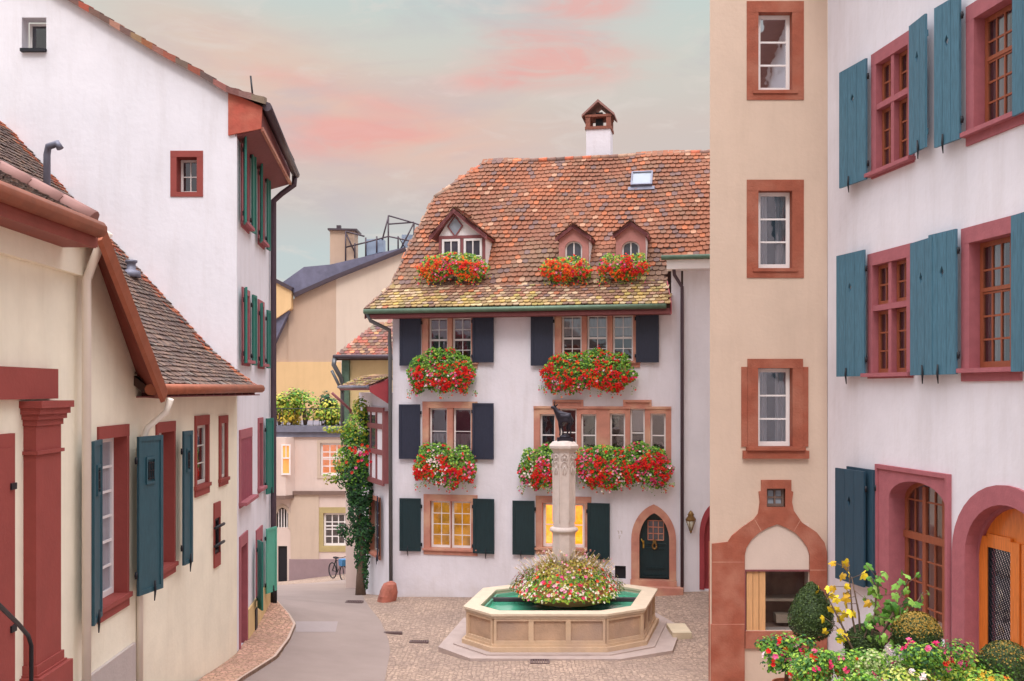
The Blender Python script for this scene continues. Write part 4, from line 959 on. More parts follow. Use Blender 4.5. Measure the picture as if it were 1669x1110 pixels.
# folded double shutter beside it
ush, zts = FR.px(1424, 768, .1); zbs = FR.px(1424, 960, .1)[1]
shutter(FR, rh, ush, .95, zbs, zts + .02, -1, 'dark_blue_shutter', ang=2, n=.07, planks=3, hole=False, catch=False)
shutter(FR, rh, ush - .16, .95, zbs, zts - .02, -1, 'dark_blue_shutter', ang=5, n=.17, planks=3, hole=True, catch=False, label='folded dark blue shutter leaf')
# round arched oak door
ou0 = FR.px(1556, 1000)[0]; du0 = FR.px(1577, 1000)[0]; dwid = 2.0; du1 = du0 + dwid; ou1 = du1 + (du0 - ou0)
zs = FR.px(1582, 905)[1]; zb = 1.2; zai = zs + (4.80 - zs); ztop = FR.px(1630, 789)[1]; zai = FR.px(1634, 822)[1]
ri = [(du0, zb), (du0, zs)] + [((du0 + du1) / 2 - dwid / 2 * math.cos(math.pi * i / 18), zs + (zai - zs) * math.sin(math.pi * i / 18)) for i in range(1, 18)] + [(du1, zs), (du1, zb)]
ro = [(ou0, zb), (ou0, zs)] + [((ou0 + ou1) / 2 - (ou1 - ou0) / 2 * math.cos(math.pi * i / 18), zs + (ztop - zs) * math.sin(math.pi * i / 18)) for i in range(1, 18)] + [(ou1, zs), (ou1, zb)]
_c = (du0 + du1) / 2; FR.holes.append([(_c + (x - _c) * 1.08, y + (.05 if y > zs else 0)) for x, y in ri]); P('door_surround', MB().ring(FR, ri, ro, -.36, .05).ring(FR, [((du0 + du1) / 2 + (x - (du0 + du1) / 2) * .97, y - .05 if y > zs else y) for x, y in ri], [(x, y) for x, y in ri], -.3, -.16), 'rose_stone', rh)
dn = -.22; dd = P('door', MB().prism(FR, ri, dn - .06, dn), 'orange_oak', rh)
pn = MB()
for k in range(2):
    a = du0 + .03 + k * (dwid / 2); b = a + dwid / 2 - .05
    pn.box(FR, a, a + .2, zb, zs + .3, dn + .001, dn + .05); pn.box(FR, b - .2, b, zb, zs + .3, dn + .001, dn + .05)
    pn.box(FR, a + .2, b - .2, zb, zb + .9, dn + .001, dn + .04); pn.box(FR, a + .2, b - .2, zs + .15, zs + .35, dn + .001, dn + .048); pn.box(FR, a + .2, b - .2, zb + 1.0, zb + 1.12, dn + .001, dn + .05)
P('door_panel', pn, 'orange_oak', dd)
for k in range(2):
    gl = MB(); gr = MB()
    a = du0 + .25 + k * (dwid / 2); b = a + dwid / 2 - .49; z0 = zb + 1.14; z1 = zs + .14; gl.box(FR, a, b, z0, z1, dn + .002, dn + .012)
    st = .1; kk = int((z1 - z0) / st) + 4
    for i in range(-4, kk):
        for sg in (1, -1):
            A_ = (a, z0 + i * st); B_ = (b, z0 + i * st + (b - a) * 1.6) if sg == 1 else None
            if sg == -1: A_ = (a, z0 + i * st + (b - a) * 1.6); B_ = (b, z0 + i * st)
            (x0, y0), (x1, y1) = A_, B_
            def cl_at(y): return x0 + (x1 - x0) * (y - y0) / (y1 - y0)
            ya_, yb_ = sorted((y0, y1)); lo = max(ya_, z0); hi = min(yb_, z1)
            if hi - lo < .02: continue
            gr.tube([FR.pt(cl_at(lo), lo, dn + .025), FR.pt(cl_at(hi), hi, dn + .025)], .007, 4)
    dw_ = P('door_window', gl, 'glass', dd); gr.box(FR, a - .01, a, z0, z1, dn + .01, dn + .04); P('window_lattice', gr, 'iron', dd)
P('door_handle', MB().tube([FR.pt(du0 + dwid / 2 - .12, zb + 1.5, dn + .05), FR.pt(du0 + dwid / 2 - .12, zb + 1.5, dn + .11), FR.pt(du0 + dwid / 2 - .12, zb + 1.3, dn + .11)], .018, 6), 'iron', dd)
wall(FR, rect_poly(0, 15, -1, 16), 'bright_plaster', rh, depth=.3)
P('back_wall', MB().box(FR, -.1, 15, -1, 16, -8.2, -8).box(FR, 15, 15.2, -1, 16, -8, 0), 'bright_plaster', rh)
G = Fr(FR.pt(0, 16, 0), FR.a); P('roof', MB().prism(Fr(FR.pt(0, 16, 0), -FR.n, (0, 0, 1), FR.a), [(-.6, -.1), (8.3, -.1), (4, 4)], 0, 15), 'brown_tile_round', rh)
# ================================================================== CREAM HOUSE (left)
def LX(d): return -5.06 - .034 * d
FW = wall_frame((LX(4), 4), (LX(21.3), 21.3))
def Lu(d): return (Vector((LX(d), d)) - Vector((LX(4), 4))).length
ch_ = T('cream_house', 'cream rendered house on the left with copper gutters and a red stone pilaster', 'house', (LX(13), 13, 1.5))
def LWin(xl, yt, xr, yb, **k):      # yt at the left edge, yb at the left edge too
    u0, z1 = FW.px(xl, yt); u1, _ = FW.px(xr, yt); _, z0 = FW.px(xl, yb)
    return window(FW, ch_, (u0, u1, z0, z1), **k)
LWin(162, 716, 204, 990, sw=.09, head=.17, sillh=.2, mat='red_paint_stone', nx=2, ny=6, sashm='white_paint', depth=.16, curtain='curtain', curt=(0, 1), room='room', sill_out=.04, proud=.03, sw_sash=.07, munt=.035, glass='clear_glass', curtd=.06)
LWin(256, 706, 281, 930, sw=.09, head=.17, sillh=.18, mat='red_paint_stone', nx=2, ny=6, sashm='white_paint', depth=.18, curtain='curtain', curt=(0, 1), sill_out=.04, sw_sash=.07, munt=.035, glass='clear_glass', curtd=.06)
LWin(319, 694, 337, 792, sw=.1, head=.18, sillh=.2, mat='red_paint_stone', nx=1, ny=3, sashm='old_white_paint', depth=.03, room='room', sill_out=.03)
LWin(359, 690, 367, 780, sw=.14, head=.15, sillh=.15, mat='red_paint_stone', nx=1, ny=2, sashm='old_white_paint', depth=.015, room='room', sill_out=.03)
sl2 = LWin(348, 846, 357, 905, sw=.02, head=.3, sillh=.25, mat='red_paint_stone', nx=1, ny=1, sashm='iron', depth=.0, room='room', sill_out=0, label='narrow slit window behind iron bars')
u_, z_ = FW.px(349, 846); u2_, _ = FW.px(355, 846); zb_ = FW.px(349, 905)[1]
P('window_bar', MB().tube([FW.pt(u_ - .2, z_ - .15, .07), FW.pt(u2_ + .2, z_ - .15, .07)], .03, 5).tube([FW.pt(u_ - .2, zb_ + .2, .07), FW.pt(u2_ + .2, zb_ + .2, .07)], .03, 5), 'iron', sl2)
def LSh(px, yt, yb, w, side, ang, n=.13, **k):
    u, zt = FW.px(px, yt); _, zb = FW.px(px, yb); so_, S = shutter(FW, ch_, u, w, zb, zt, side, 'teal_shutter', ang=ang, n=n, planks=0, **k)
    h = zt - zb; c = zt - h * .22; m = MB()
    for i in range(3): m.box(S, w * .38 + i * w * .09, w * .38 + i * w * .09 + .014, c - .13, c + .13, .035, .05)
    for i in range(3): m.box(S, w * .36, w * .6, c - .12 + i * .11, c - .105 + i * .11, .036, .052)
    P('peep_grille', m, 'iron', so_); m = MB(); P('shutter_panel', MB().ring(S, rect_poly(w * .34, w * .62, c - .16, c + .16), rect_poly(w * .30, w * .66, c - .2, c + .2), .02, .048, closed=True), 'teal_shutter', so_)
    return so_
LSh(156, 716, 1004, .6, -1, 11, n=.05); LSh(208, 712, 972, .64, 1, 14); LSh(284, 703, 922, .38, 1, 6)
# door surround with pilaster
uA, zA1 = FW.px(92, 602); uI = FW.px(45, 700)[0]
ub0, ub1 = FW.px(38, 900)[0], FW.px(80, 900)[0]
zc0 = FW.px(95, 690)[1]; zc1 = FW.px(95, 650)[1]; zbt = FW.px(96, 1050)[1]
ds = MB().box(FW, ub0 - 3.2, ub1 + .02, zc1 + .005, zA1, -.1, .10).box(FW, ub0, ub1, zbt, zc0, -.1, .14)
for k, (a, b) in enumerate(((0, .07), (.07, .13), (.13, .2), (.2, .28))): ds.box(FW, ub0 - .03 * k - .02, ub1 + .03 * k + .02, zc0 + a + .001, zc0 + b, -.1, .16 + .03 * k)
ds.box(FW, ub0 - .03, ub1 + .03, zc0 - .32, zc0 - .28, -.1, .17)
zlow = 2.9
ds.box(FW, ub0 - .05, ub1 + .05, zlow + .3, zbt - .1, -.1, .19).box(FW, ub0 - .1, ub1 + .1, zlow - .3, zlow + .299, -.1, .24).box(FW, ub0 - .03, ub1 + .03, zbt - .1, zbt + .001, -.1, .165)
P('door_surround', ds, 'red_paint_stone', ch_)
ul0 = FW.px(17, 900)[0]; zdt = FW.px(17, 706)[1]
dL = P('door', MB().box(FW, ul0 - 1.6, ul0, zlow, zdt, -.03, .05).box(FW, ul0 - 1.5, ul0 - .09, zlow + .2, zdt - .15, .05, .07), 'red_paint_stone', ch_)
P('hinge', MB().box(FW, ul0 - .16, ul0 - .04, zlow + .9, zlow + .97, .05, .09).box(FW, ul0 - .16, ul0 - .04, zdt - .6, zdt - .53, .05, .09), 'iron', dL)
uk, zk = FW.px(145, 387); ur, zr = FW.px(236, 648); zLow = zr; Wd = Lu(21.3)
wall(FW, [(0, -1), (Wd, -1), (Wd, zr + .1), (ur, zr), (uk, zk), (0, zk)], 'cream_plaster', ch_, depth=.3)
P('plinth', MB().box(FW, -.5, Lu(14.85), 0, 2.69, .001, .05), 'grey_plinth', ch_)
P('cornice', MB().box(FW, -.5, uk - .12, zk - .55, zk - .1, .001, .10).box(FW, -.5, uk - .1, zk - .12, zk + .02, .002, .2), 'cream_plaster', ch_)
P('downpipe', MB().tube([FW.pt(uk - .45, zk + .0, .42), FW.pt(uk - .45, zk - .18, .3), FW.pt(uk - .45, zk - .6, .14), FW.pt(uk - .45, .5, .14)], .058, 10), 'cream_pipe', ch_)
pipe_u = FW.px(228, 1000, .05)[0]
P('downpipe', MB().tube([FW.pt(FW.px(276, 650, .4)[0], zr - .02, .42), FW.pt(FW.px(272, 668, .35)[0], zr - .22, .34), FW.pt(pipe_u + .12, zr - .45, .12), FW.pt(pipe_u, zr - .75, .05), FW.pt(pipe_u, .6, .05)], .048, 10), 'cream_pipe', ch_)
# roof planes
yE0, yE1 = 15.0, 21.28
def plane_y(x0, z0, x1, z1, y0=0): b = Vector((x1 - x0, 0, z1 - z0)).normalized(); return Fr((x0, y0, z0), (0, 1, 0), b), math.hypot(x1 - x0, z1 - z0)
FA_, la_ = plane_y(-5.36, 6.45, -6.3, 7.2); FB_, lb_ = plane_y(-6.3, 7.2, -10.7, 12.0)
def brn(u, v, r):
    c = r.choice(BROWN); c = tuple((x * .6 + y * .4) for x, y in zip(c, lin((128, 118, 114)))); k = r.uniform(.5, .74)
    if r.random() < .03: c = lin((150, 136, 126))
    if u > 20.7 and r.random() < .6: c = r.choice(ORANGE[:4])
    return tuple(x * k for x in c)
tb = tiles(FA_, rect_poly(yE0 - .1, yE1, 0, la_), colf=brn, amp=.006, row=.12, seed=11); tiles(FB_, rect_poly(12.6, yE1, 0, lb_), colf=brn, amp=.006, row=.12, mb=tb, seed=12)
rf = P('roof', tb, 'tile', ch_)
P('roof_boards', MB().prism(FA_, rect_poly(yE0 - .1, yE1, 0, la_), -.12, -.01).prism(FB_, rect_poly(12.6, yE1, 0, lb_), -.12, -.01), 'under_tile', rf)
P('gutter', MB().tube([(-5.27, yE0 - .25, 6.40), (-5.30, yE1 + .1, 6.42)], .085, 9), 'copper', ch_)
rb = MB()
for i in range(13): y = yE0 + .3 + i * .48; rb.box(WORLD, -5.75, -5.36, 6.28, 6.37, -y - .05, -y + .05)
P('rafter_end', rb, 'plum_wood', ch_)
hb = MB().box(WORLD, -5.80, -5.3, 6.28, 6.30, -yE1, -yE0)
P('soffit', hb, 'plum_wood', ch_)
# steep rake towards the lower eave
wa, wb_ = FW.pt(uk, zk), FW.pt(ur, zr); _a = FW.px(158, 385, .42); _b = FW.px(262, 650, .42); oa, ob = FW.pt(_a[0], _a[1], .42), FW.pt(_b[0], _b[1], .42)
rk = MB(); up = Vector((.03, .07, .10))
rk.hexa([wa, wb_, ob, oa, wa + up, wb_ + up, ob + up, oa + up])
P('rake_soffit', rk, 'rust_board', ch_)
P('rake_board', MB().hexa([oa + Vector((0, 0, -.06)), ob + Vector((0, 0, -.06)), ob + Vector((.05, .02, -.04)), oa + Vector((.05, .02, -.04)), oa + up, ob + up, ob + up + Vector((.05, .02, 0)), oa + up + Vector((.05, .02, 0))]), 'copper', ch_)
P('rake_slope', MB().hexa([wa + up * .9, wb_ + up * .9, wb_ + Vector((-3.4, 0, 0)), wa + Vector((-3.2, 0, .2)), wa + up, wb_ + up, wb_ + Vector((-3.4, 0, .1)), wa + Vector((-3.2, 0, .3))]), 'under_tile', ch_)
# upper roof of the near part
FN, ln = plane_y(-4.98, 8.38, -8.4, 10.2)
tn = tiles(FN, rect_poly(3, 12.0, 0, ln), colf=brn, amp=.004, row=.13, seed=14); P('upper_roof', tn, 'tile', ch_); P('roof_boards', MB().prism(FN, rect_poly(3, 12.0, 0, ln), -.12, -.01), 'under_tile', ch_)
vt_ = MB()
for i in range(9):
    a = FN.pt(12.0, i * .42, .03); b = FN.pt(12.0, i * .42 + .44, .05); vt_.tube([a, b], [.12, .10], 9)
P('verge_tile', vt_, 'brown_tile_round', ch_)
P('gutter', MB().tube([(-4.9, 3, 8.3), (-4.9, 12.02, 8.3)], .1, 10), 'copper', ch_)
P('eaves_board', MB().box(WORLD, -5.45, -4.95, 8.1, 8.2, -12.1, -3).box(WORLD, -5.02, -4.94, 8.08, 8.3, -12.03, -3), 'rust_board', ch_)
vp = FB_.px(88, 325); a = FB_.pt(vp[0] - .3, vp[1], 0)
P('vent_pipe', MB().tube([a, a + Vector((0, 0, .8)), a + Vector((.05, -.05, .95)), a + Vector((.25, -.1, 1.0)), a + Vector((.3, -.1, .9))], .07, 8), 'lead', ch_)
a = FB_.pt(*FB_.px(214, 452)); P('vent_hood', MB().lathe(a, [(.2, 0), (.18, .12), (.09, .16), (.09, .28), (.12, .3), (.12, .34), (0, .36)], 10), 'lead', ch_)
P('back_wall', MB().box(WORLD, -12.5, -12.3, -1, 12, -21.2, -3).box(WORLD, -12.3, -5.5, -1, 8.2, -3.2, -3), 'cream_plaster', ch_)
# landing and handrail at the door
ld = MB()
for i in range(3): ld.box(WORLD, -5.4, -4.7 + .0, 1.5, 2.80 - .17 * i, -11.7 - .3 * i, -6)
lo_ = P('landing', ld, 'grey_plinth', ch_)
rl = T('handrail', 'thin dark iron handrail by the steps of the red door in the lower left corner', 'handrail', (-5.0, 10.5, 2.7))
P('rail', MB().tube([atd(-60, 930, 8.0), atd(0, 988, 9.0), atd(30, 1017, 9.9), atd(46, 1036, 10.4), atd(51, 1052, 10.5), atd(51, 1140, 10.5)], .022, 8), 'iron', rl)
# ================================================================== TALL WHITE HOUSE (left, behind)
dG = 21.3; FG = wall_frame((-22, dG), (-5.80, dG))
wh = T('tall_white_house', 'tall white gabled house with green shutters and a red boxed eave', 'house', (-5.8, 21.3, .7))
window(FG, wh, FG.rect(288, 256, 321, 313), sw=.13, mat='red_paint_stone', nx=2, ny=2, sashm='white_paint', depth=.26, room='room', glass='glass', sill_out=.0, head=.13, sillh=.1, proud=.015)
window(FG, wh, FG.rect(37, 30, 74, 80), sw=0, mat='iron', nx=1, ny=1, sashm='white_paint', depth=.3, room='room', sill_out=.06, sillext=.02, glass='glass', roomd=.6)
vg = [FG.px(x, y) for x, y in ((372, 150), (330, 124), (270, 92), (200, 51), (150, 21), (100, -8), (0, -72), (-150, -170), (-420, -350))]
gw = [FG.px(386, 1150), FG.px(386, 640), FG.px(386, 152)] + vg + [(0, vg[-1][1] - 1), (0, -1)]
gw[0] = (FG.px(386, 600)[0], -1)
u_end = FG.px(386, 600)[0]
gw[0] = (u_end, -1); gw[1] = (u_end, 5); gw[2] = (u_end, vg[0][1] - .1)
wall(FG, [gw[0]] + gw[2:], 'bright_plaster', wh, depth=.3)
dvw = Vector((-.1057, 1)).normalized(); pe = Vector((-5.80, dG)) + dvw * 5.35
FS = wall_frame((-5.80, dG), tuple(pe)); Ws = 5.35
def SW(xl, yt, xr, yb, **k):
    u0, z1 = FS.px(xl, yt); u1, _ = FS.px(xr, yt); _, z0 = FS.px(xl, yb)
    return window(FS, wh, (u0, u1, z0, z1), **k)
kk = dict(sw=.13, mat='rose_stone', nx=2, ny=4, sashm='old_white_paint', depth=.1, room='room', sill_out=.12, proud=.03)
SW(394, 225, 403, 361, **kk); SW(421, 262, 428, 390, **kk)
SW(395, 478, 404, 586, **kk); SW(421, 497, 428, 592, **kk)
def SSh(px, yt, yb, w, side, ang, mat='green_shutter', n=.06, **k):
    u, zt = FS.px(px, yt); _, zb = FS.px(px, yb); return shutter(FS, wh, u, w, zb, zt, side, mat, ang=ang, n=n, **k)
for (px_l, px_r, yt, yb, yt2, yb2) in ((392, 405, 222, 366, 232, 378), (419, 430, 262, 396, 272, 406), (393, 406, 470, 592, 480, 595), (419, 430, 495, 598, 505, 600)):
    SSh(px_l, yt, yb, .36, -1, 14, catch=False); SSh(px_r, yt2, yb2, .36, 1, 5, catch=False)
SW(391, 716, 408, 818, sw=.13, mat='rose_stone', nx=1, ny=1, sashm='magenta_shutter', depth=.02, room='room', sill_out=.14, head=.2)
u0, z1 = FS.px(391, 716); u1, _ = FS.px(409, 716); z0 = FS.px(391, 818)[1]; lm = MB()
for i in range(5): lm.box(FS, u0 + (u1 - u0) * i / 5 + .005, u0 + (u1 - u0) * (i + 1) / 5 - .005, z0, z1, -.02, .02)
P('shutter', lm, 'magenta_shutter', wh, 'closed dark magenta plank shutter')
SW(421, 690, 426, 795, sw=.13, mat='rose_stone', nx=1, ny=2, sashm='iron', depth=.08, room='room', sill_out=.1); SSh(429, 682, 806, .5, 1, 12)
SW(418, 884, 425, 965, sw=.14, mat='rose_stone', nx=1, ny=2, sashm='iron', depth=.1, room='room', sill_out=.0, head=.3); SSh(415, 880, 990, .42, -1, 22, catch=False)
SSh(429, 862, 968, .5, 1, 22, mat='mint_shutter')
# street door
u0, z1 = FS.px(391, 893); u1, _ = FS.px(401, 893); FS.holes.append(rect_poly(u0, u1, .75, z1))
P('door_surround', MB().box(FS, u0 - .12, u0 + .001, .5, z1 + .25, -.2, .03).box(FS, u1 - .001, u1 + .12, .5, z1 + .25, -.2, .03).box(FS, u0, u1, z1, z1 + .25, -.2, .033), 'rose_stone', wh)
P('door', MB().box(FS, u0, u1, .5, z1, -.16, -.1), 'magenta_shutter', wh)
P('plinth', MB().box(FS, u1 + .14, Ws + .03, -.5, 1.45, .001, .035), 'ochre_wall', wh)
P('cellar_opening', MB().box(FS, FS.px(413, 1000)[0], FS.px(416, 1000)[0], .75, 1.25, .0, .06), 'iron', wh)
zSo = 12.0
wall(FS, rect_poly(0, Ws, -1, zSo + .1), 'bright_plaster', wh, depth=.25)
P('back_wall', MB().box(FS, Ws, Ws + .1, -2, zSo, -9, -.001), 'bright_plaster', wh)
# boxed eave, gutter, downpipe
e0 = FS.pt(-.02, 11.9, 0); E = MB()
E.hexa([FS.pt(0, 11.72, -.02), FS.pt(Ws + .05, 11.66, -.02), FS.pt(Ws + .05, 11.82, .5), FS.pt(0, 11.9, .5), FS.pt(0, 12.75, -.02), FS.pt(Ws + .05, 12.7, -.02), FS.pt(Ws + .05, 12.16, .52), FS.pt(0, 12.32, .52)])
P('eaves_box', E, 'plum_wood', wh)
P('eaves_end', MB().prism(FG, [(u_end - .17, 11.74), (u_end + .52, 11.88), (u_end + .54, 12.34), (u_end - .17, 12.66)], .001, .05), 'orange_red_paint', wh)
P('eaves_moulding', MB().hexa([FS.pt(0, 11.86, .5), FS.pt(Ws, 11.78, .5), FS.pt(Ws, 11.78, .56), FS.pt(0, 11.86, .56), FS.pt(0, 11.94, .5), FS.pt(Ws, 11.86, .5), FS.pt(Ws, 11.86, .56), FS.pt(0, 11.94, .56)]), 'pink_sandstone', wh)
P('gutter', MB().tube([FS.pt(-.05, 12.36, .64), FS.pt(Ws + .1, 12.08, .66)], .1, 9), 'dark_pipe', wh)
P('downpipe', MB().tube([FS.pt(Ws, 12.05, .64), FS.pt(Ws + .02, 11.8, .62), FS.pt(Ws - .02, 11.55, .3), FS.pt(Ws - .05, 11.35, .1), FS.pt(Ws - .08, 11, .1), FS.pt(Ws - .08, 2.4, .1), FS.pt(Ws - .08, 1.6, .1)], .075, 9), 'plum_pipe', wh)
P('pipe_foot', MB().tube([FS.pt(Ws - .08, 2.2, .1), FS.pt(Ws - .08, .75, .1)], .095, 9), 'iron', wh)
rs = MB(); rs2 = MB()
vq = [(FS.o.x + .62, 12.42)] + [(FG.pt(*p).x, FG.pt(*p).z) for p in vg]
for (x0, z0), (x1, z1) in zip(vq[:-1], vq[1:]):
    rs.hexa([(x0, dG - .12, z0), (x1, dG - .12, z1), (x1 - .6, dG + 5.6, z1), (x0 - .6, dG + 5.6, z0), (x0, dG - .12, z0 + .09), (x1, dG - .12, z1 + .09), (x1 - .6, dG + 5.6, z1 + .09), (x0 - .6, dG + 5.6, z0 + .09)])
    L = math.hypot(x1 - x0, z1 - z0); K = max(1, int(L / .22))
    for i in range(K):
        t = i / K; t1 = (i + 1) / K; c = random.choice(BROWN + ORANGE[4:6])
        rs2.hexa([(x0 + (x1 - x0) * t, dG - .16, z0 + (z1 - z0) * t - .05), (x0 + (x1 - x0) * t1, dG - .16, z0 + (z1 - z0) * t1 - .05), (x0 + (x1 - x0) * t1, dG + .1, z0 + (z1 - z0) * t1), (x0 + (x1 - x0) * t, dG + .1, z0 + (z1 - z0) * t),
                  (x0 + (x1 - x0) * t, dG - .16, z0 + (z1 - z0) * t + .10), (x0 + (x1 - x0) * t1, dG - .16, z0 + (z1 - z0) * t1 + .07), (x0 + (x1 - x0) * t1, dG + .1, z0 + (z1 - z0) * t1 + .12), (x0 + (x1 - x0) * t, dG + .1, z0 + (z1 - z0) * t + .14)], tuple(v * random.uniform(.7, 1) for v in c))
rw = P('roof', rs, 'under_tile', wh); P('verge_tiles', rs2, 'tile', rw)
P('lightning_rod', MB().tube([(-5.45, dG, 12.5), (-5.5, dG, 13.0)], .02, 5), 'iron', rw)
# ================================================================== FAR HOUSES DOWN THE LANE
FO = wall_frame((-16, 50), (-6, 50))
def fr(F, *a): return F.rect(*a)
ov = T('oriel_house', 'pinkish house with a corner oriel and lit orange windows at the end of the lane', 'house', (-11, 50, -2.6))
fk = dict(sashm='white_paint', sw_sash=.1, munt=.05, sill_out=0, sillext=0)
window(FO, ov, fr(FO, 522, 722, 575, 775), sw=.15, mat='far_plaster_low', nx=4, ny=4, meet=.55, room='lit_orange', depth=.12, **fk)
window(FO, ov, fr(FO, 527, 836, 575, 890), sw=.28, mat='olive_stone', nx=4, ny=4, meet=.6, room='room', depth=.12, **fk)
FO.holes.append([FO.px(x, y) for x, y in ((451, 860), (470, 860), (470, 838), (466, 830), (460, 827), (455, 830), (451, 838))])
wi = P('window', MB().ring(FO, [FO.px(x, y) for x, y in ((451, 860), (451, 838), (455, 830), (460, 827), (466, 830), (470, 838), (470, 860))], [FO.px(x, y) for x, y in ((446, 864), (446, 836), (452, 825), (460, 821), (468, 825), (474, 836), (474, 864))], -.2, .04), 'far_plaster_low', ov, 'small round-headed barred window')
bw_ = MB()
for x in (453, 457.5, 462, 466.5): q = fr(FO, x, 830, x + 1.6, 860); bw_.box(FO, q[0], q[1], q[2], q[3], -.1, -.05)
P('window_bar', bw_, 'white_paint', wi); q = fr(FO, 450, 826, 471, 861); P('interior', MB().box(FO, q[0], q[1], q[2], q[3], -.3, -.25), 'room', wi)
q = fr(FO, 453, 890, 468, 945); P('door', MB().box(FO, q[0], q[1], q[2] - .4, q[3], -.18, -.12), 'iron', ov); FO.holes.append(rect_poly(q[0], q[1], -3.9, q[3]))
zT = FO.px(500, 704)[1]
wall(FO, rect_poly(0, 10, -5, zT), 'far_plaster', ov)
FO2 = FO.off(.05); q = fr(FO, 474, 800, 600, 910)
P('lower_wall', MB().box(FO, FO.px(474, 800)[0], FO.px(520, 800)[0], -4.5, FO.px(474, 805)[1], .001, .06), 'far_plaster_low', ov)
P('plinth', MB().box(FO, FO.px(472, 800)[0], 10, -5, FO.px(500, 911)[1], .001, .10), 'mauve_plinth', ov)
zs0 = FO.px(500, 806)[1]
P('string_course', MB().box(FO, FO.px(478, 800)[0], 10, zs0, zs0 + .18, .0, .16), 'brown_stone', ov)
P('roof_terrace', MB().box(FO, 0, 10.2, zT, zT + .3, -9, .25).box(FO, 0, 10.1, zT - .25, zT - .02, 0, .12), 'lead', ov)
orl = MB(); o0 = FO.px(436, 760)[0]; o1 = FO.px(481, 760)[0]; oz0 = FO.px(460, 806)[1]; oz1 = FO.px(460, 712)[1]
pl = [(o0 - .6, .0), (o0, .55), (o1 - .35, .55), (o1, 0)]
GH = Fr(FO.pt(0, oz0, 0), FO.a, FO.n, Vector((0, 0, 1)))
op = P('oriel', MB().prism(GH, pl, 0, oz1 - oz0), 'far_plaster', ov)
P('oriel_base', MB().prism(GH, [(a, b + (.06 if b else 0)) for a, b in pl], -.18, -.002), 'brown_stone', ov)
q = FO.rect(459, 724, 474, 774, .55); FOo = FO.off(.55)
u0, u1, v0, v1 = FOo.rect(459, 724, 474, 774); P('oriel_window', MB().box(FOo, u0, u1, v0, v1, .001, .02), 'lit_orange', op)
s5 = MB(); sash(s5, FOo, u0, u1, v0, v1, 1, 1, .07, w=.07, meet=.55); s5.box(FOo, (u0 + u1) / 2 - .02, (u0 + u1) / 2 + .02, v0 + (v1 - v0) * .55, v1, .02, .06); P('oriel_sash', s5, 'white_paint', op)
u0, u1, v0, v1 = FOo.rect(440, 724, 449, 776); P('oriel_window', MB().box(FOo, u0, u1, v0, v1, .001, .02).ring(FOo, rect_poly(u0 + .05, u1 - .05, v0 + .05, v1 - .05), rect_poly(u0, u1, v0, v1), .02, .05, closed=True), 'curtain', op)
P('side_wall', MB().box(FO, 9.9, 10, -5, zT, -9, -.001).box(FO, 0, .1, -5, zT, -9, -.001), 'far_plaster', ov)
# plants on its terrace
def shrub(name, cat, lab, c, rx, ry, rz, n, s, pal, group=None, trunk=True, cols=None, seed=0, mat='leaf', lumps=5):
    rnd = random.Random(seed); r = T(name, lab, cat, tuple(c), group); mb = MB(); c = Vector(c)
    L = [(Vector((rnd.uniform(-.55, .55) * rx, rnd.uniform(-.55, .55) * ry, rnd.uniform(.3, 1.0) * rz)), rnd.uniform(.4, .65)) for _ in range(lumps)]
    for _ in range(n):
        o, k = rnd.choice(L); d = Vector((rnd.gauss(0, 1), rnd.gauss(0, 1), rnd.gauss(0, 1))).normalized(); q = rnd.uniform(.3, 1) ** .5
        p = c + o + Vector((d.x * rx * k * q, d.y * ry * k * q, d.z * rz * k * q * .8)); p.z = max(p.z, c.z + .02)
        leafcard(mb, p, d + Vector((0, -.2, .5)), s * rnd.uniform(.7, 1.3), rnd.choice(pal), rnd=rnd)
    P('foliage', mb, mat, r)
    if trunk:
        tm_ = MB()
        for _ in range(4):
            o, k = rnd.choice(L); tm_.tube([c, c + o * .5 + Vector((rnd.uniform(-.05, .05), 0, 0)), c + o], [.05 * rz, .03 * rz, .012 * rz], 6)
        P('stem', tm_, 'bark', r)
    return r, L
zP = zT + .3
for i, (px, h, w_, pal, lab) in enumerate(((455, 2.1, .95, YGRN, 'yellow green bush in the leftmost spot of the far roof terrace'), (497, 2.5, 1.3, GRN + YGRN[:2], 'largest round green shrub on the far roof terrace'), (525, 1.3, .8, YGRN + [lin((200, 160, 90))], 'low straw coloured shrub right of the largest terrace shrub'),
                          (537, 2.1, .6, DGRN, 'dark narrow evergreen on the far roof terrace'), (553, 1.6, .9, YGRN, 'yellowish bush at the right end of the far roof terrace'), (474, 1.2, .6, [lin((226, 190, 60)), lin((200, 180, 70))], 'small yellow leaved bush between two green terrace shrubs'))):
    c = atd(px, 690, 50.6 + (i % 2) * .5); c.z = zP; shrub('terrace_shrub', 'shrub', lab, c, w_, .7, h * .6, 700, .17, pal, 'shrubs on the far roof terrace', seed=i)
rt_ = T('terrace_railing', 'thin metal railing along the edge of the far roof terrace', 'railing', tuple(FO.pt(5, zP, .1)))
tr = MB()
for i in range(34): u = .2 + i * .3; tr.tube([FO.pt(u, zP, .12), FO.pt(u, zP + .85, .12)], .012, 4)
tr.tube([FO.pt(0, zP + .85, .12), FO.pt(10, zP + .85, .12)], .022, 5); P('rail', tr, 'iron', rt_)
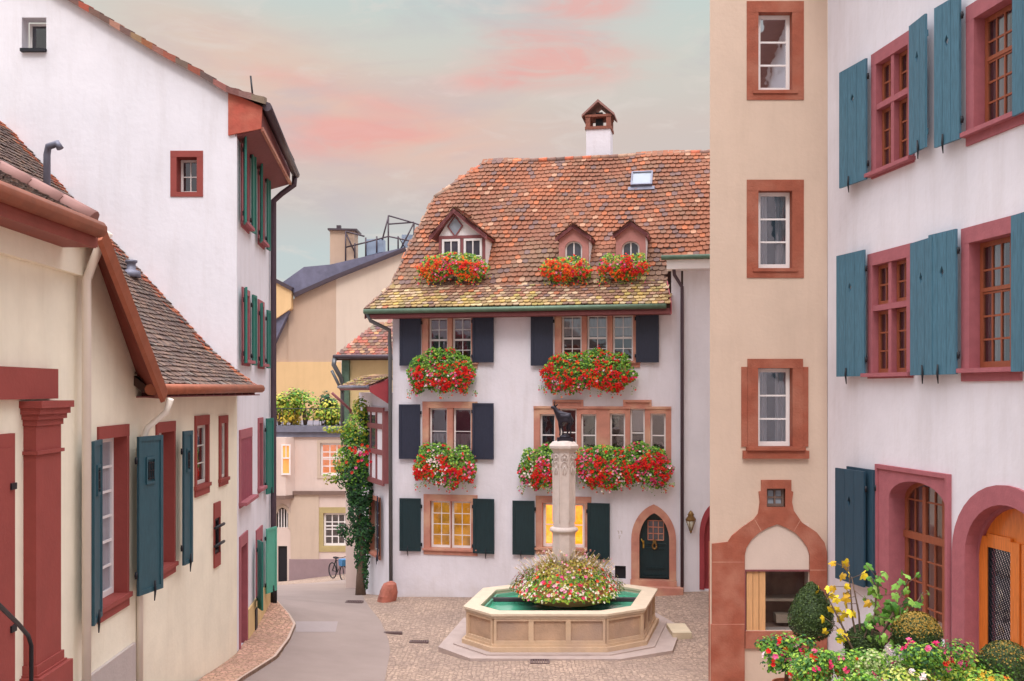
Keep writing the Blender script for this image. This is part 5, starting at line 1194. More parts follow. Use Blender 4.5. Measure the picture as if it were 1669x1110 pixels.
# big beige house behind
FBg = wall_frame((-22, 64), (0, 64))
bh = T('slate_roof_house', 'large beige house with a sloping slate roof behind the roof terrace', 'house', (-9, 64, -2))
def bp(*pts): return [FBg.px(*p) for p in pts]
P('wall', MB().prism(FBg, bp((470, 592), (470, 505), (484, 478), (548, 448), (548, 592)), -.5, 0), 'beige_wall', bh)
P('wall', MB().prism(FBg, bp((548, 760), (548, 448), (660, 404), (760, 404), (760, 760)), -.5, .02), 'light_beige_wall', bh, 'paler right part of the wall')
P('wall', MB().prism(FBg, bp((400, 760), (400, 590), (556, 590), (556, 760)), -.5, .06), 'yellow_wall', bh, 'warm yellow lower wall')
P('wall', MB().prism(FBg, bp((400, 590), (400, 470), (470, 500), (470, 590)), -1, -.1), 'beige_wall', bh)
sl3 = MB(); top = bp((478, 474), (640, 402), (640, 407), (480, 481))
sl3.prism(FBg, bp((455, 466), (478, 474), (482, 484), (548, 455), (664, 409), (660, 404), (540, 432), (497, 436)), -3, .3)
rf_ = P('roof', sl3, 'slate', bh)
P('roof_edge', MB().prism(FBg, bp((480, 479), (548, 449), (662, 404), (662, 409), (548, 455), (482, 486)), .301, .42), 'dark_pipe', rf_)
P('mansard', MB().prism(FBg, bp((425, 585), (450, 560), (474, 508), (470, 502), (425, 530)), -.1, .5), 'slate', bh)
P('gable', MB().prism(FBg, bp((425, 540), (478, 504), (478, 472), (440, 452), (425, 455)), -.1, .7), 'yellow_wall', bh, 'small yellow gable at the left end')
P('gable_verge', MB().prism(FBg, bp((425, 455), (440, 455), (479, 476), (481, 470), (440, 449), (425, 449)), -.1, .85), 'dark_pipe', bh)
cm_ = P('chimney', MB().prism(FBg, bp((535, 436), (535, 373), (575, 373), (575, 425)), -2.2, -.6), 'beige_wall', bh); P('chimney_cap', MB().prism(FBg, bp((532, 373), (532, 370), (580, 371), (580, 374)), -2.4, -.4).prism(FBg, bp((543, 370), (543, 362), (550, 362), (550, 370)), -1.5, -1.2), 'dark_pipe', cm_)
P('roof_pod', MB().prism(FBg, bp((594, 415), (594, 388), (622, 386), (622, 408)), -2, -.6).prism(FBg, bp((653, 405), (653, 380), (690, 380), (690, 405)), -2, -.6), 'sky_metal', bh)
sc = T('roof_railing', 'metal railing and tube frames on top of the slate roof', 'railing', tuple(FBg.pt(*FBg.px(600, 412))))
tb = MB()
def tl(*pts, n=-.3, r=.05): tb.tube([FBg.pt(*FBg.px(*p), n) for p in pts], r, 4)
for x, yb, yt in ((562, 425, 376), (595, 417, 386), (613, 411, 384), (632, 408, 350), (674, 404, 362), (577, 420, 395), (648, 406, 384)): tl((x, yb), (x, yt))
tl((562, 402), (595, 394), (632, 384), (670, 392), (700, 400)); tl((632, 350), (674, 362), (700, 372)); tl((562, 376), (593, 384)); tl((632, 364), (674, 361)); tl((632, 352), (622, 390)); tl((674, 362), (652, 405)); tl((562, 378), (577, 410)); tl((648, 384), (660, 404), r=.03)
P('tube_frame', tb, 'dark_pipe', sc)
# small tiled house tucked behind the gabled house
dS = 38.5; FSm = wall_frame(((565 - CX) / FPX * dS, dS), (-2.5, dS - .6))
sh = T('small_tiled_house', 'small ochre house with a hipped brown tiled roof peeping out left of the gabled house', 'house', (-6, 38.5, -1))
zSe = FSm.px(600, 583)[1]; ue = FSm.px(546, 583, .5)[0]
wall(FSm, rect_poly(0, 4, -3, zSe + .1), 'ochre_wall', sh)
FSr = Fr(FSm.pt(0, zSe, .5), FSm.a, (Vector((0, 0, 1)) * .95 - FSm.n).normalized())
tp = [FSr.px(546, 584), FSr.px(660, 582), FSr.px(660, 525), FSr.px(609, 528), FSr.px(598, 538)]; tp[0] = (tp[0][0], 0); tp[1] = (tp[1][0], 0)
rr_ = P('roof', tiles(FSr, tp, colf=lambda u, v, r: tuple(x * r.uniform(.7, 1) for x in r.choice(BROWN + ORANGE[4:8])), row=.16, tw=.2, seed=21, amp=.01), 'tile', sh)
P('roof_boards', MB().prism(FSr, tp, -.15, -.01), 'under_tile', rr_)
P('gutter', MB().tube([FSr.pt(ue - .05, -.02, .05), FSr.pt(4, -.02, .05)], .08, 8), 'dark_pipe', sh)
P('downpipe', MB().tube([FSr.pt(ue, -.05, 0), FSr.pt(ue, -.3, -.1), FSm.pt(-.15, zSe - .75, .25), FSm.pt(-.12, zSe - 1, .12), FSm.pt(-.12, FSm.px(568, 705)[1], .12)], .09, 8), 'grey_pipe', sh)
P('downpipe', MB().tube([FSr.pt(ue - .1, -.4, -.3), FSm.pt(ue + .1, zSe - 1.0, .4), FSm.pt(-.1, zSe - 1.3, .2)], .06, 8), 'grey_pipe', sh)
P('side_wall', MB().box(FSm, 0, .1, -3, zSe, -5, -.001), 'ochre_wall', sh)
P('lower_wall', MB().box(FSm, -.02, 4, -3, FSm.px(568, 700)[1], .002, .06), 'far_plaster', sh)
P('corner_post', MB().box(FSm, -.14, .14, FSm.px(568, 640)[1] - 1.4, zSe - .1, .001, .16), 'green_copper', sh)
# lean-to canopy over the lane side
cp = T('tiled_canopy', 'small lean-to canopy with mossy tiles on the flank of the gabled house', 'canopy', tuple(FL.pt(1.8, FL.px(610, 650)[1])))
c_hi = FL.px(638, 613)[1]; c_lo = FL.px(636, 630, .75)[1]; cu0, cu1 = .1, Wl - .12
FCn = Fr(FL.pt(0, c_lo, .75), FL.a, (Vector((0, 0, 1)) * ((c_hi - c_lo) / .75) - FL.n).normalized()); clen = math.hypot(c_hi - c_lo, .75)
P('canopy_roof', tiles(FCn, rect_poly(cu0, cu1, 0, clen), colf=lambda u, v, r: tuple(x * r.uniform(.7, 1) for x in r.choice(BROWN + MOSS)), row=.14, seed=31), 'tile', cp)
P('canopy_soffit', MB().prism(FCn, rect_poly(cu0, cu1, 0, clen), -.12, -.01), 'plum_wood', cp)
P('canopy_gutter', MB().tube([FCn.pt(cu0, 0, 0), FCn.pt(cu1, 0, 0)], .05, 6), 'lead', cp)
P('side_board', MB().prism(Fr(FL.pt(cu1, 0, 0), -FL.n, (0, 0, 1)), [(-.7, c_lo - .15), (0, c_lo - .6), (0, c_hi - .06), (-.7, c_lo - .02)], 0, .04), 'red_wood', cp)
P('bracket', MB().tube([FL.pt(.0, c_lo - 1.6, .08), FL.pt(0, c_lo - .8, .3), FL.pt(0, c_lo - .2, .95)], .05, 6), 'plum_wood', cp)
# ================================================================== FOUNTAIN
OCT = [(-.475, 23.4), (2.2, 23.4), (3.18, 24.05), (3.8, 26.4), (3.1, 27.0), (.15, 27.05), (-.75, 26.5), (-1.17, 24.26)]
OC = Vector((sum(p[0] for p in OCT) / 8, sum(p[1] for p in OCT) / 8))
def scl(k, poly=OCT): # move each side in or out by k metres
    out = []; n = len(poly)
    for i in range(n):
        p = Vector(poly[i]); a = Vector(poly[i - 1]); b = Vector(poly[(i + 1) % n]); d1 = (p - a).normalized(); d2 = (b - p).normalized()
        n1 = Vector((d1.y, -d1.x)); n2 = Vector((d2.y, -d2.x)); m = (n1 + n2); m = m / m.dot(n1); out.append(tuple(p + m * k))
    return out
H = Fr((0, 0, 0), (1, 0, 0), (0, 1, 0), (0, 0, 1))
fo = T('fountain', 'octagonal stone fountain with panelled basin and carved column carrying a dark bronze chamois', 'fountain', (OC.x, OC.y, .2))
zS, zR = .30, 1.21
body = scl(-.115)
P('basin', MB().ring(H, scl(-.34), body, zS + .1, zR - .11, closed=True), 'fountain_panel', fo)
P('rim', MB().ring(H, scl(-.38), OCT, zR - .05, zR, closed=True).ring(H, scl(-.36), scl(-.045), zR - .115, zR - .052, closed=True), 'rim_stone', fo)
P('basin_lining', MB().ring(H, scl(-.42), scl(-.341), zS + .2, zR - .12, closed=True), 'basin_inside', fo)
P('base_moulding', MB().ring(H, scl(-.3), scl(.03), zS, zS + .14, closed=True).ring(H, scl(-.3), scl(-.04), zS + .14, zS + .2, closed=True), 'fountain_stone', fo)
pb = MB(); n_ = 8
for i in range(8):
    a, b = Vector(body[i]), Vector(body[(i + 1) % 8]); L = (b - a).length; F_ = wall_frame(tuple(a), tuple(b)); F_ = Fr((a.x, a.y, 0), F_.a)
    k = max(1, round(L / .9)); z0, z1 = zS + .2, zR - .12
    for j in range(k + 1): u = L * j / k; w_ = .06; pb.box(F_, max(0, u - w_), min(L, u + w_), z0, z1, .001, .055)
    pb.box(F_, .06, L - .06, z1 - .06, z1, .001, .052); pb.box(F_, .06, L - .06, z0, z0 + .07, .001, .052)
P('panel_frame', pb, 'fountain_stone', fo)
wt = MB(); wt.face([H.pt(a, b, zR - .20) for a, b in scl(-.41)]); P('water', wt, 'water', fo)
STP = [(-.95, 22.95), (2.45, 22.9), (3.75, 23.65), (4.35, 26.0), (3.9, 27.8), (-.2, 27.9), (-1.3, 27.0), (-1.75, 24.0)]
P('platform', MB().prism(H, STP, -.2, zS + .005), 'slab_stone', fo)
P('platform_course', MB().prism(H, scl(.22), zS + .0, zS + .035), 'slab_stone', fo)
bl = MB().box(WORLD, 3.95, 4.42, .2, .42, -25.9, -24.9); tag(P('stone_block', bl, 'pale_block', None), 'pale rectangular stone block lying beside the right end of the fountain platform', 'stone')
co_ = Vector((1.30, 25.4, 0))
k8 = math.pi / 8
P('column', MB().lathe(co_, [(.38, .5), (.38, 1.9), (.305, 1.95), (.305, 2.78), (.32, 2.83)], 8, k8, smooth=False).lathe(co_, [(.28, 2.95), (.285, 3.05), (.285, 4.86)], 8, k8, smooth=False), 'column_stone', fo)
P('column_ring', MB().lathe(co_, [(.31, 2.83), (.355, 2.86), (.36, 2.90), (.34, 2.94), (.285, 2.97)], 16), 'column_stone', fo)
P('capital', MB().lathe(co_, [(.30, 4.84), (.32, 4.88), (.385, 4.94), (.39, 5.0), (.37, 5.02), (.30, 5.09), (.19, 5.12)], 8, k8, smooth=False), 'column_stone', fo)
cv = MB()
for j in range(8):
    a = 2 * math.pi * j / 8; nx_ = Vector((math.cos(a), math.sin(a), 0)); tx = Vector((-nx_.y, nx_.x, 0)); r_ = .285 * math.cos(k8)
    F_ = Fr(co_ + nx_ * r_, tx, (0, 0, 1), nx_)
    for (z0, z1) in ((3.1, 4.45),):      # sunk fluting framed by fillets
        cv.box(F_, -.11, -.085, z0, z1, 0, .022); cv.box(F_, .085, .11, z0, z1, 0, .022)
    for s_ in (-1, 1):
        cv.tube([F_.pt(0, 4.62, .02), F_.pt(.06 * s_, 4.58, .03), F_.pt(.085 * s_, 4.46, .02)], .010, 5)
        cv.tube([F_.pt(.0, 4.8, .02), F_.pt(.075 * s_, 4.76, .04), F_.pt(.08 * s_, 4.68, .04), F_.pt(.03 * s_, 4.66, .03)], .010, 5)
        cv.tube([F_.pt(.0, 4.5, .02), F_.pt(.05 * s_, 4.38, .03), F_.pt(.02 * s_, 4.28, .02)], .010, 5)
    cv.lathe(F_.pt(0, 4.7, .03), [(.0, -.04), (.04, 0), (0, .04)], 6)
P('column_carving', cv, 'column_stone', fo)
# chamois: one continuous skinned body
def skinned(name, verts, edges, radii, mat, parent, root=0, sub=2):
    me = bpy.data.meshes.new(name); org = Vector(parent['_w']); me.from_pydata([tuple(Vector(v) - org) for v in verts], edges, [])
    o = bpy.data.objects.new(name, me); C.objects.link(o); o.parent = parent; o['_w'] = tuple(org)
    m = o.modifiers.new('skin', 'SKIN'); m.use_smooth_shade = True
    for i, r in enumerate(radii):
        sv = me.skin_vertices[0].data[i]; sv.radius = (r, r) if not isinstance(r, tuple) else r; sv.use_root = i == root
    s = o.modifiers.new('sub', 'SUBSURF'); s.levels = s.render_levels = sub
    dg = bpy.context.evaluated_depsgraph_get(); ev = o.evaluated_get(dg); nm = bpy.data.meshes.new_from_object(ev)
    o.modifiers.clear(); o.data = nm; nm.materials.clear(); nm.materials.append(MATS[mat]); nm.polygons.foreach_set('use_smooth', [True] * len(nm.polygons)); return o
def sp_(x, z, y=0): return (co_.x + x, co_.y + y, 5.12 + z)
GV = [sp_(.17, .56), sp_(.03, .575), sp_(-.09, .60), sp_(-.16, .70), sp_(-.215, .80), sp_(-.265, .845), sp_(-.335, .83),        # 0 hip .. 6 muzzle
      sp_(.23, .52), sp_(.26, .45),                                                                              # tail
      sp_(-.08, .46, -.06), sp_(-.05, .33, -.06), sp_(-.02, .22, -.05), sp_(-.03, .12, -.05),
      sp_(-.10, .46, .06), sp_(-.10, .33, .06), sp_(-.09, .22, .05), sp_(-.10, .12, .05),
      sp_(.17, .44, -.06), sp_(.13, .33, -.06), sp_(.18, .23, -.05), sp_(.14, .12, -.05),
      sp_(.19, .44, .06), sp_(.08, .34, .06), sp_(.11, .23, .05), sp_(.06, .12, .05)]
GE = [(0, 1), (1, 2), (2, 3), (3, 4), (4, 5), (5, 6), (0, 7), (7, 8), (2, 9), (9, 10), (10, 11), (11, 12), (2, 13), (13, 14), (14, 15), (15, 16), (0, 17), (17, 18), (18, 19), (19, 20), (0, 21), (21, 22), (22, 23), (23, 24)]
GR = [.135, .13, .14, .085, .06, .052, .026, .028, .014, .05, .03, .02, .024, .05, .03, .02, .024, .065, .036, .021, .024, .065, .036, .021, .024]
st = skinned('statue', GV, GE, GR, 'bronze', fo, root=1); st['label'] = 'dark bronze chamois looking left'
P('statue_base', MB().box(WORLD, co_.x - .17, co_.x + .22, 5.1, 5.2, -co_.y - .15, -co_.y + .15).lathe((co_.x + .03, co_.y, 5.2), [(.16, 0), (.13, .04), (.05, .09)], 7), 'bronze', st)
P('horn', MB().tube([sp_(-.235, .87, -.03), sp_(-.245, .94, -.04), sp_(-.235, .99, -.05), sp_(-.205, .985, -.05)], [.016, .013, .009, .004], 6), 'bronze', st)
P('horn', MB().tube([sp_(-.235, .87, .03), sp_(-.245, .94, .04), sp_(-.235, .99, .05), sp_(-.205, .985, .05)], [.016, .013, .009, .004], 6), 'bronze', st)
P('ear', MB().tube([sp_(-.21, .86, -.04), sp_(-.17, .90, -.08), sp_(-.15, .92, -.1)], [.02, .016, .003], 5), 'bronze', st)
# planted ring round the column
fb = T('planted_ring', 'big mound of small white, pink and straw coloured flowers round the fountain column', 'flower bed', (co_.x, co_.y, 1.1))
rp = Vector((1.38, 25.3, .24)); RA = 1.40
P('planter', MB().lathe(rp + Vector((0, 0, -.02)), [(1.0, .96), (1.2, 1.16), (1.22, 1.2), (.9, 1.2)], 28), 'terracotta', fb)
P('support_beam', MB().box(WORLD, -.5, 3.3, 1.02, 1.10, -25.85, -25.7), 'dark_pipe', fo)
rnd = random.Random(5); lf = MB(); bm_ = MB(); stw = [lin(c) for c in ((176, 152, 70), (190, 168, 84), (150, 150, 60), (160, 124, 62))]
for i in range(5200):
    a = rnd.uniform(0, 2 * math.pi); q = rnd.random() ** .6; r_ = RA * q * (1 + .08 * math.sin(5 * a))
    top = 1.14 + .76 * (1 - q ** 2.3) + rnd.uniform(-.12, .06); z = top if rnd.random() < .8 else 1.15 + rnd.random() * (top - 1.15)
    n_ = Vector((math.cos(a) * q, math.sin(a) * q, .8 - .3 * q)); p = rp + Vector((math.cos(a) * r_, math.sin(a) * r_, max(z, 1.08 + .1 * rnd.random())))
    hi = q < .62
    leafcard(lf, p, n_ + Vector((rnd.uniform(-.6, .6),) * 3) * .5, rnd.uniform(.05, .10), rnd.choice(stw + stw + YGRN[:2] if hi else GRN + YGRN[:2] + stw[:1]), asp=.45 if hi else .7, rnd=rnd)
for i in range(1150):
    a = rnd.uniform(0, 2 * math.pi); q = rnd.random() ** .2; r_ = RA * q * 1.02 * (1 + .08 * math.sin(5 * a)); z = 1.18 + .76 * (1 - q ** 2.3) + rnd.uniform(-.08, .08)
    x = rnd.random()
    if x < .78 and (q < .8 or rnd.random() < .25): continue
    c = PALE if x < .78 else PINK if x < .88 else RED if x < .93 else stw; cc_ = rnd.choice(c)
    if c is PALE: cc_ = lin(rnd.choice(((240, 236, 210), (246, 232, 220), (226, 226, 186))))
    bloom(bm_, rp + Vector((math.cos(a) * r_, math.sin(a) * r_, z)), Vector((math.cos(a) * q, math.sin(a) * q, .7)), rnd.uniform(.035, .06) if c is PALE else rnd.uniform(.06, .1), cc_, rnd)
gs = MB()
for i in range(420):
    a = rnd.uniform(0, 2 * math.pi); q = rnd.uniform(.05, .8); b_ = rp + Vector((math.cos(a) * q * RA, math.sin(a) * q * RA, 1.9 - q * .5)); L = rnd.uniform(.15, .42)
    t_ = b_ + Vector((math.cos(a) * L * .6, math.sin(a) * L * .6, L * (1 - q * .35))); m_ = (b_ + t_) / 2 + Vector((0, 0, .06)); c = rnd.choice(stw + PALE[:1]); gs.tube([b_, m_, t_], [.006, .005, .003], 3, col=c)
    if rnd.random() < .6: bloom(gs, t_, (math.cos(a), math.sin(a) - .5, .6), rnd.uniform(.03, .06), rnd.choice([lin((226, 206, 170)), lin((210, 170, 130)), lin((240, 230, 216))] + PINK[3:]), rnd)
P('foliage', lf, 'leaf', fb); P('blossoms', bm_, 'petal', fb); P('grass_stems', gs, 'petal', fb)
# ================================================================== WINDOW FLOWER BOXES
def flowerbox(F, xl, xr, yt, yb, n0, bulge, lab, pal, ndens=1.0, seed=1, grp='flower boxes on the gabled house', greens=GRN, droop=.5, plain=.3):
    rnd = random.Random(seed); u0, v1 = F.px(xl, yt, n0); u1, v0 = F.px(xr, yb, n0); W = u1 - u0; Hh = v1 - v0; uc, vc = (u0 + u1) / 2, (v0 + v1) / 2
    r = T('flower_box', lab, 'flower box', tuple(F.pt(uc, v1 - Hh * .5, n0)), grp)
    P('planter', MB().box(F, u0 + W * .12, u1 - W * .12, vc - .06, vc + .12, n0 - .04, n0 + .16), 'brown_wood', r)
    lf = MB(); bm_ = MB(); area = W * Hh
    ph = [rnd.uniform(0, 6) for _ in range(4)]
    def samp():
        while True:
            x, y = rnd.uniform(-1, 1), rnd.uniform(-1, 1)
            e = .95 + .16 * math.sin(x * 6 + ph[0]) + .10 * math.sin(x * 13 + ph[1]) + rnd.uniform(-.12, .08)
            if abs(x) ** 3.2 + (abs(y) / (e if y < 0 else .9)) ** 2.6 > 1: continue
            if y > 0 and abs(x) > .97 - .25 * y: continue
            return x, y + .10 * math.sin(x * 4.5 + ph[3]) + .07 * math.sin(x * 10 + ph[2])
    for i in range(int(950 * area * ndens)):
        x, y = samp(); d = math.sqrt(max(0, 1 - y * y * .8 - abs(x) ** 4 * .5)); n = n0 + bulge * d * rnd.random() ** .35
        if rnd.random() < .3: n = n0 + .02 + bulge * .3 * rnd.random()
        p = F.pt(uc + x * W / 2, vc + y * Hh / 2 + rnd.uniform(-.03, .03), n); leafcard(lf, p, F.n * 1 + Vector((0, 0, .5 + y * .5)) + Vector((rnd.uniform(-.7, .7), rnd.uniform(-.7, .7), rnd.uniform(-.5, .5))), rnd.uniform(.05, .095), rnd.choice(greens), asp=.8, rnd=rnd)
    hot = [(rnd.uniform(-1, 1), rnd.uniform(-1, .5), rnd.choice(pal)) for _ in range(int(9 + W * 5))]
    nb = int(150 * area * ndens)
    for i in range(nb):
        x, y = samp()
        if y > plain - .25 + .3 * math.sin(x * 5 + ph[2]) and rnd.random() < .8: continue
        d = math.sqrt(max(0, 1 - y * y * .8 - abs(x) ** 4 * .5)); g_ = min(hot, key=lambda h: (h[0] - x) ** 2 * W * W + (h[1] - y) ** 2)[2] if rnd.random() < .72 else rnd.choice(pal)
        c = rnd.choice(g_); p0 = F.pt(uc + x * W / 2, vc + y * Hh / 2, n0 + bulge * d + rnd.uniform(-.03, .05)); nn = F.n + Vector((0, 0, .35 + y * .4)) + F.a * x * .4
        if g_ in (RED, ORNG):
            for k in range(6): bloom(bm_, p0 + Vector((rnd.gauss(0, .026), rnd.gauss(0, .018), rnd.gauss(0, .026))), nn + Vector((rnd.gauss(0, .3), 0, rnd.gauss(0, .3))), rnd.uniform(.038, .055), c, rnd)
        else: bloom(bm_, p0, nn + Vector((rnd.gauss(0, .3), 0, rnd.gauss(0, .3))), rnd.uniform(.05, .08), c, rnd)
    # loose trailing shoots
    for i in range(int(W * 14)):
        x = rnd.uniform(-1, 1); L = rnd.uniform(.05, .26); p = F.pt(uc + x * W / 2 * 1.04, vc - Hh / 2 * (.8 + .1 * math.sin(x * 7 + ph[0])), n0 + bulge * rnd.uniform(.3, .9))
        for k in range(4): leafcard(lf, p + Vector((rnd.gauss(0, .03), rnd.gauss(0, .03), -L * k / 3)), F.n + Vector((rnd.gauss(0, .4), 0, .3)), .045, rnd.choice(greens), rnd=rnd)
        if rnd.random() < .7: bloom(bm_, p - Vector((0, 0, L)), F.n, .055, rnd.choice(rnd.choice(pal)), rnd)
    P('foliage', lf, 'leaf', r); P('blossoms', bm_, 'petal', r); return r
flowerbox(FC, 667, 777, 567, 641, .14, .38, 'red geraniums under the left window of the top storey', [RED, RED, RED, RED, RED, PINK, RED, PALE[:1] + PINK[1:2]], seed=1, plain=.15)
flowerbox(FC, 883, 1040, 570, 639, .14, .38, 'long box of red geraniums under the three-light window of the top storey', [RED, RED, RED, PINK, RED, RED, ORNG, PALE[1:2] + PINK[:1]], seed=2, plain=.2)
flowerbox(FC, 677, 779, 720, 794, .14, .4, 'red and pink flowers under the left window of the middle storey', [RED, RED, PINK, PALE, RED], seed=3, plain=.4)
flowerbox(FC, 847, 938, 722, 797, .14, .42, 'pink and red flowers left of the column under the six-light window', [RED, PINK, PINK, PALE, RED], seed=4, plain=.45)
flowerbox(FC, 930, 1100, 720, 796, .14, .42, 'widest mass of red and pink flowers right of the column under the six-light window', [RED, RED, PINK, PALE, PINK, RED], seed=5, plain=.5, ndens=1.05)
def dbox(px, xl, xr, yt, yb, lab, seed):
    D = dormer_frame(px, 432); return flowerbox(D, xl, xr, yt, yb, .2, .35, lab, [ORNG, RED, PINK, ORNG], seed=seed, greens=YGRN + GRN, plain=.75, ndens=1.0)
dbox(757, 683, 800, 414, 456, 'orange and pink flowers under the wide gabled dormer', 6)
dbox(935, 882, 966, 419, 459, 'orange flowers under the left one of the two small dormers', 7)
dbox(1028, 975, 1060, 414, 456, 'orange and red flowers under the right one of the two small dormers', 8)
# ================================================================== CREEPER, BICYCLE, GUARD STONE
vb = Vector(((588 - CX) / FPX * 33.6, 33.6, gz((588 - CX) / FPX * 33.6, 33.6)))
vn = T('creeper', 'tall dark green creeper climbing a trunk at the flank of the gabled house', 'climbing plant', tuple(vb))
rnd = random.Random(9); lf = MB(); bl_ = MB()
dV = vb.y
_cr = [(592, 940, 9, 26, 300, DGRN), (590, 905, 13, 34, 600, DGRN), (591, 870, 16, 34, 800, DGRN), (585, 835, 20, 36, 1000, DGRN), (588, 800, 24, 34, 1100, DGRN), (578, 775, 32, 30, 1200, DGRN + GRN[:2]), (562, 752, 20, 24, 500, GRN + YGRN[:2]), (582, 735, 30, 32, 1000, GRN + DGRN[:2]), (584, 700, 25, 30, 900, GRN + YGRN[:2]), (588, 668, 15, 22, 350, YGRN + GRN[:2]), (550, 700, 26, 6, 160, YGRN), (540, 780, 16, 10, 80, YGRN)]
_cr += [(rnd.gauss(584, 12), rnd.uniform(680, 880), rnd.uniform(9, 16), rnd.uniform(10, 20), 130, rnd.choice([DGRN, DGRN, GRN])) for _ in range(14)]
for (px, py, rx, rz, n, pal) in _cr:
    c = atd(px, py, dV); s_ = dV / FPX
    for i in range(n):
        d = Vector((rnd.gauss(0, 1), rnd.gauss(0, 1), rnd.gauss(0, 1))).normalized() * rnd.uniform(.35, 1.05) ** .5
        leafcard(lf, c + Vector((d.x * rx * s_, d.y * rx * s_ * .6, d.z * rz * s_)), d + Vector((0, -.5, .4)), rnd.uniform(.06, .12), rnd.choice(pal), asp=.8, rnd=rnd)
for i in range(20): bloom(bl_, atd(rnd.gauss(588, 9), rnd.gauss(738, 13), dV - .55), (0, -1, .3), .11, rnd.choice(RED + PINK[:2]), rnd)
P('foliage', lf, 'leaf', vn); P('blossoms', bl_, 'petal', vn)
P('trunk', MB().tube([vb - Vector((0, 0, .2)), atd(587, 940, dV), atd(591, 900, dV), atd(586, 840, dV), atd(583, 760, dV)], [.2, .13, .12, .1, .06], 9), 'bark', vn)
pp = gp(572, 952); 
tag(P('white_post', MB().tube([pp - Vector((0, 0, .3)), atd(570, 700, pp.y)], .1, 10), 'old_white_paint', None), 'slim off-white post left of the creeper', 'post')
tag(P('dark_post', MB().tube([gp(584, 955) - Vector((0, 0, .2)), atd(583, 870, gp(584, 955).y)], .1, 8), 'iron', None), 'short dark post at the left edge of the creeper', 'post')
bk_ = gp(551, 945); by = T('bicycle', 'dark bicycle with a blue basket leaning at the end of the lane', 'bicycle', tuple(bk_))
ax_ = Vector((.62, -.78, 0)).normalized(); F_ = Fr(bk_, ax_, (0, 0, 1))
for u in (-.5, .5):
    tm_ = MB(); tm_.tube([F_.pt(u + .34 * math.cos(a), .35 + .34 * math.sin(a)) for a in [i * math.pi / 10 for i in range(21)]], .028, 6); wl = P('wheel', tm_, 'tyre', by)
    sp2 = MB()
    for i in range(10): a = math.pi * i / 5; sp2.tube([F_.pt(u, .35), F_.pt(u + .33 * math.cos(a), .35 + .33 * math.sin(a))], .005, 3)
    P('spokes', sp2, 'grey_pipe', wl)
P('frame', MB().tube([F_.pt(-.5, .35), F_.pt(-.2, .85), F_.pt(.32, .8), F_.pt(-.05, .33), F_.pt(-.2, .9)], .025, 6).tube([F_.pt(-.5, .35), F_.pt(-.05, .33)], .02, 6).tube([F_.pt(.5, .35), F_.pt(.33, .98)], .022, 6), 'iron', by)
P('handlebar', MB().tube([F_.pt(.2, 1.02, .26), F_.pt(.33, 1.02, 0), F_.pt(.2, 1.02, -.26)], .018, 6), 'iron', by)
P('saddle', MB().box(F_, -.33, -.08, .92, .99, -.07, .07), 'iron', by)
P('basket', MB().prism(F_, [(.36, .7), (.62, .7), (.68, .98), (.32, .98)], -.16, .16), 'blue_plastic', by)
g0 = gp(627, 981)
gs_ = MB(); rnd = random.Random(3); K = 14; J = 9; g = []
for j in range(J + 1):
    t = j / J; row = []
    for i in range(K):
        a = 2 * math.pi * i / K; rr = (.38 - .16 * t ** 2) * (1 if j < J else .3) * (1 + .12 * math.sin(3 * a + t * 4) + rnd.uniform(-.04, .04))
        row.append(g0 + Vector((rr * math.cos(a) * .75 + .16 * t, rr * math.sin(a) + .2, -.1 + .68 * t ** .8)))
    g.append(row)
for j in range(J):
    for i in range(K): gs_.face([g[j][i], g[j][(i + 1) % K], g[j + 1][(i + 1) % K], g[j + 1][i]], smooth=True)
gs_.face(g[J]); tag(P('guard_stone', gs_, 'boulder', None), 'weathered red sandstone guard stone at the left corner of the gabled house', 'stone')
# drain grates in the paving
for (a, b, lab) in (((864, 1077), (896, 1082), 'dark rectangular drain grate in front of the fountain'), ((668, 1045), (698, 1049), 'drain slot in the paving left of the fountain'), ((626, 1031), (655, 1035), 'narrow drain slot at the right edge of the lane'), ((565, 982), (590, 984), 'drain cover in the lane near the guard stone')):
    p, q = gp(*a), gp(*b); m = MB(); z = max(gz(p.x, p.y), gz(q.x, q.y), gz(p.x, q.y), gz(q.x, p.y)) + .02
    y0, y1 = sorted((p.y, q.y)); y1 = max(y1, y0 + .12); m.ring(H, [(p.x + .03, y0 + .02), (q.x - .03, y0 + .02), (q.x - .03, y1 - .02), (p.x + .03, y1 - .02)], [(p.x, y0), (q.x, y0), (q.x, y1), (p.x, y1)], z - .1, z, closed=True)
    k = int((q.x - p.x) / .05)
    for i in range(1, k): x = p.x + (q.x - p.x) * i / k; m.face([(x - .012, y0, z - .004), (x + .012, y0, z - .004), (x + .012, y1, z - .004), (x - .012, y1, z - .004)])
    tag(P('drain_grate', m, 'grate', None), lab, 'drain')
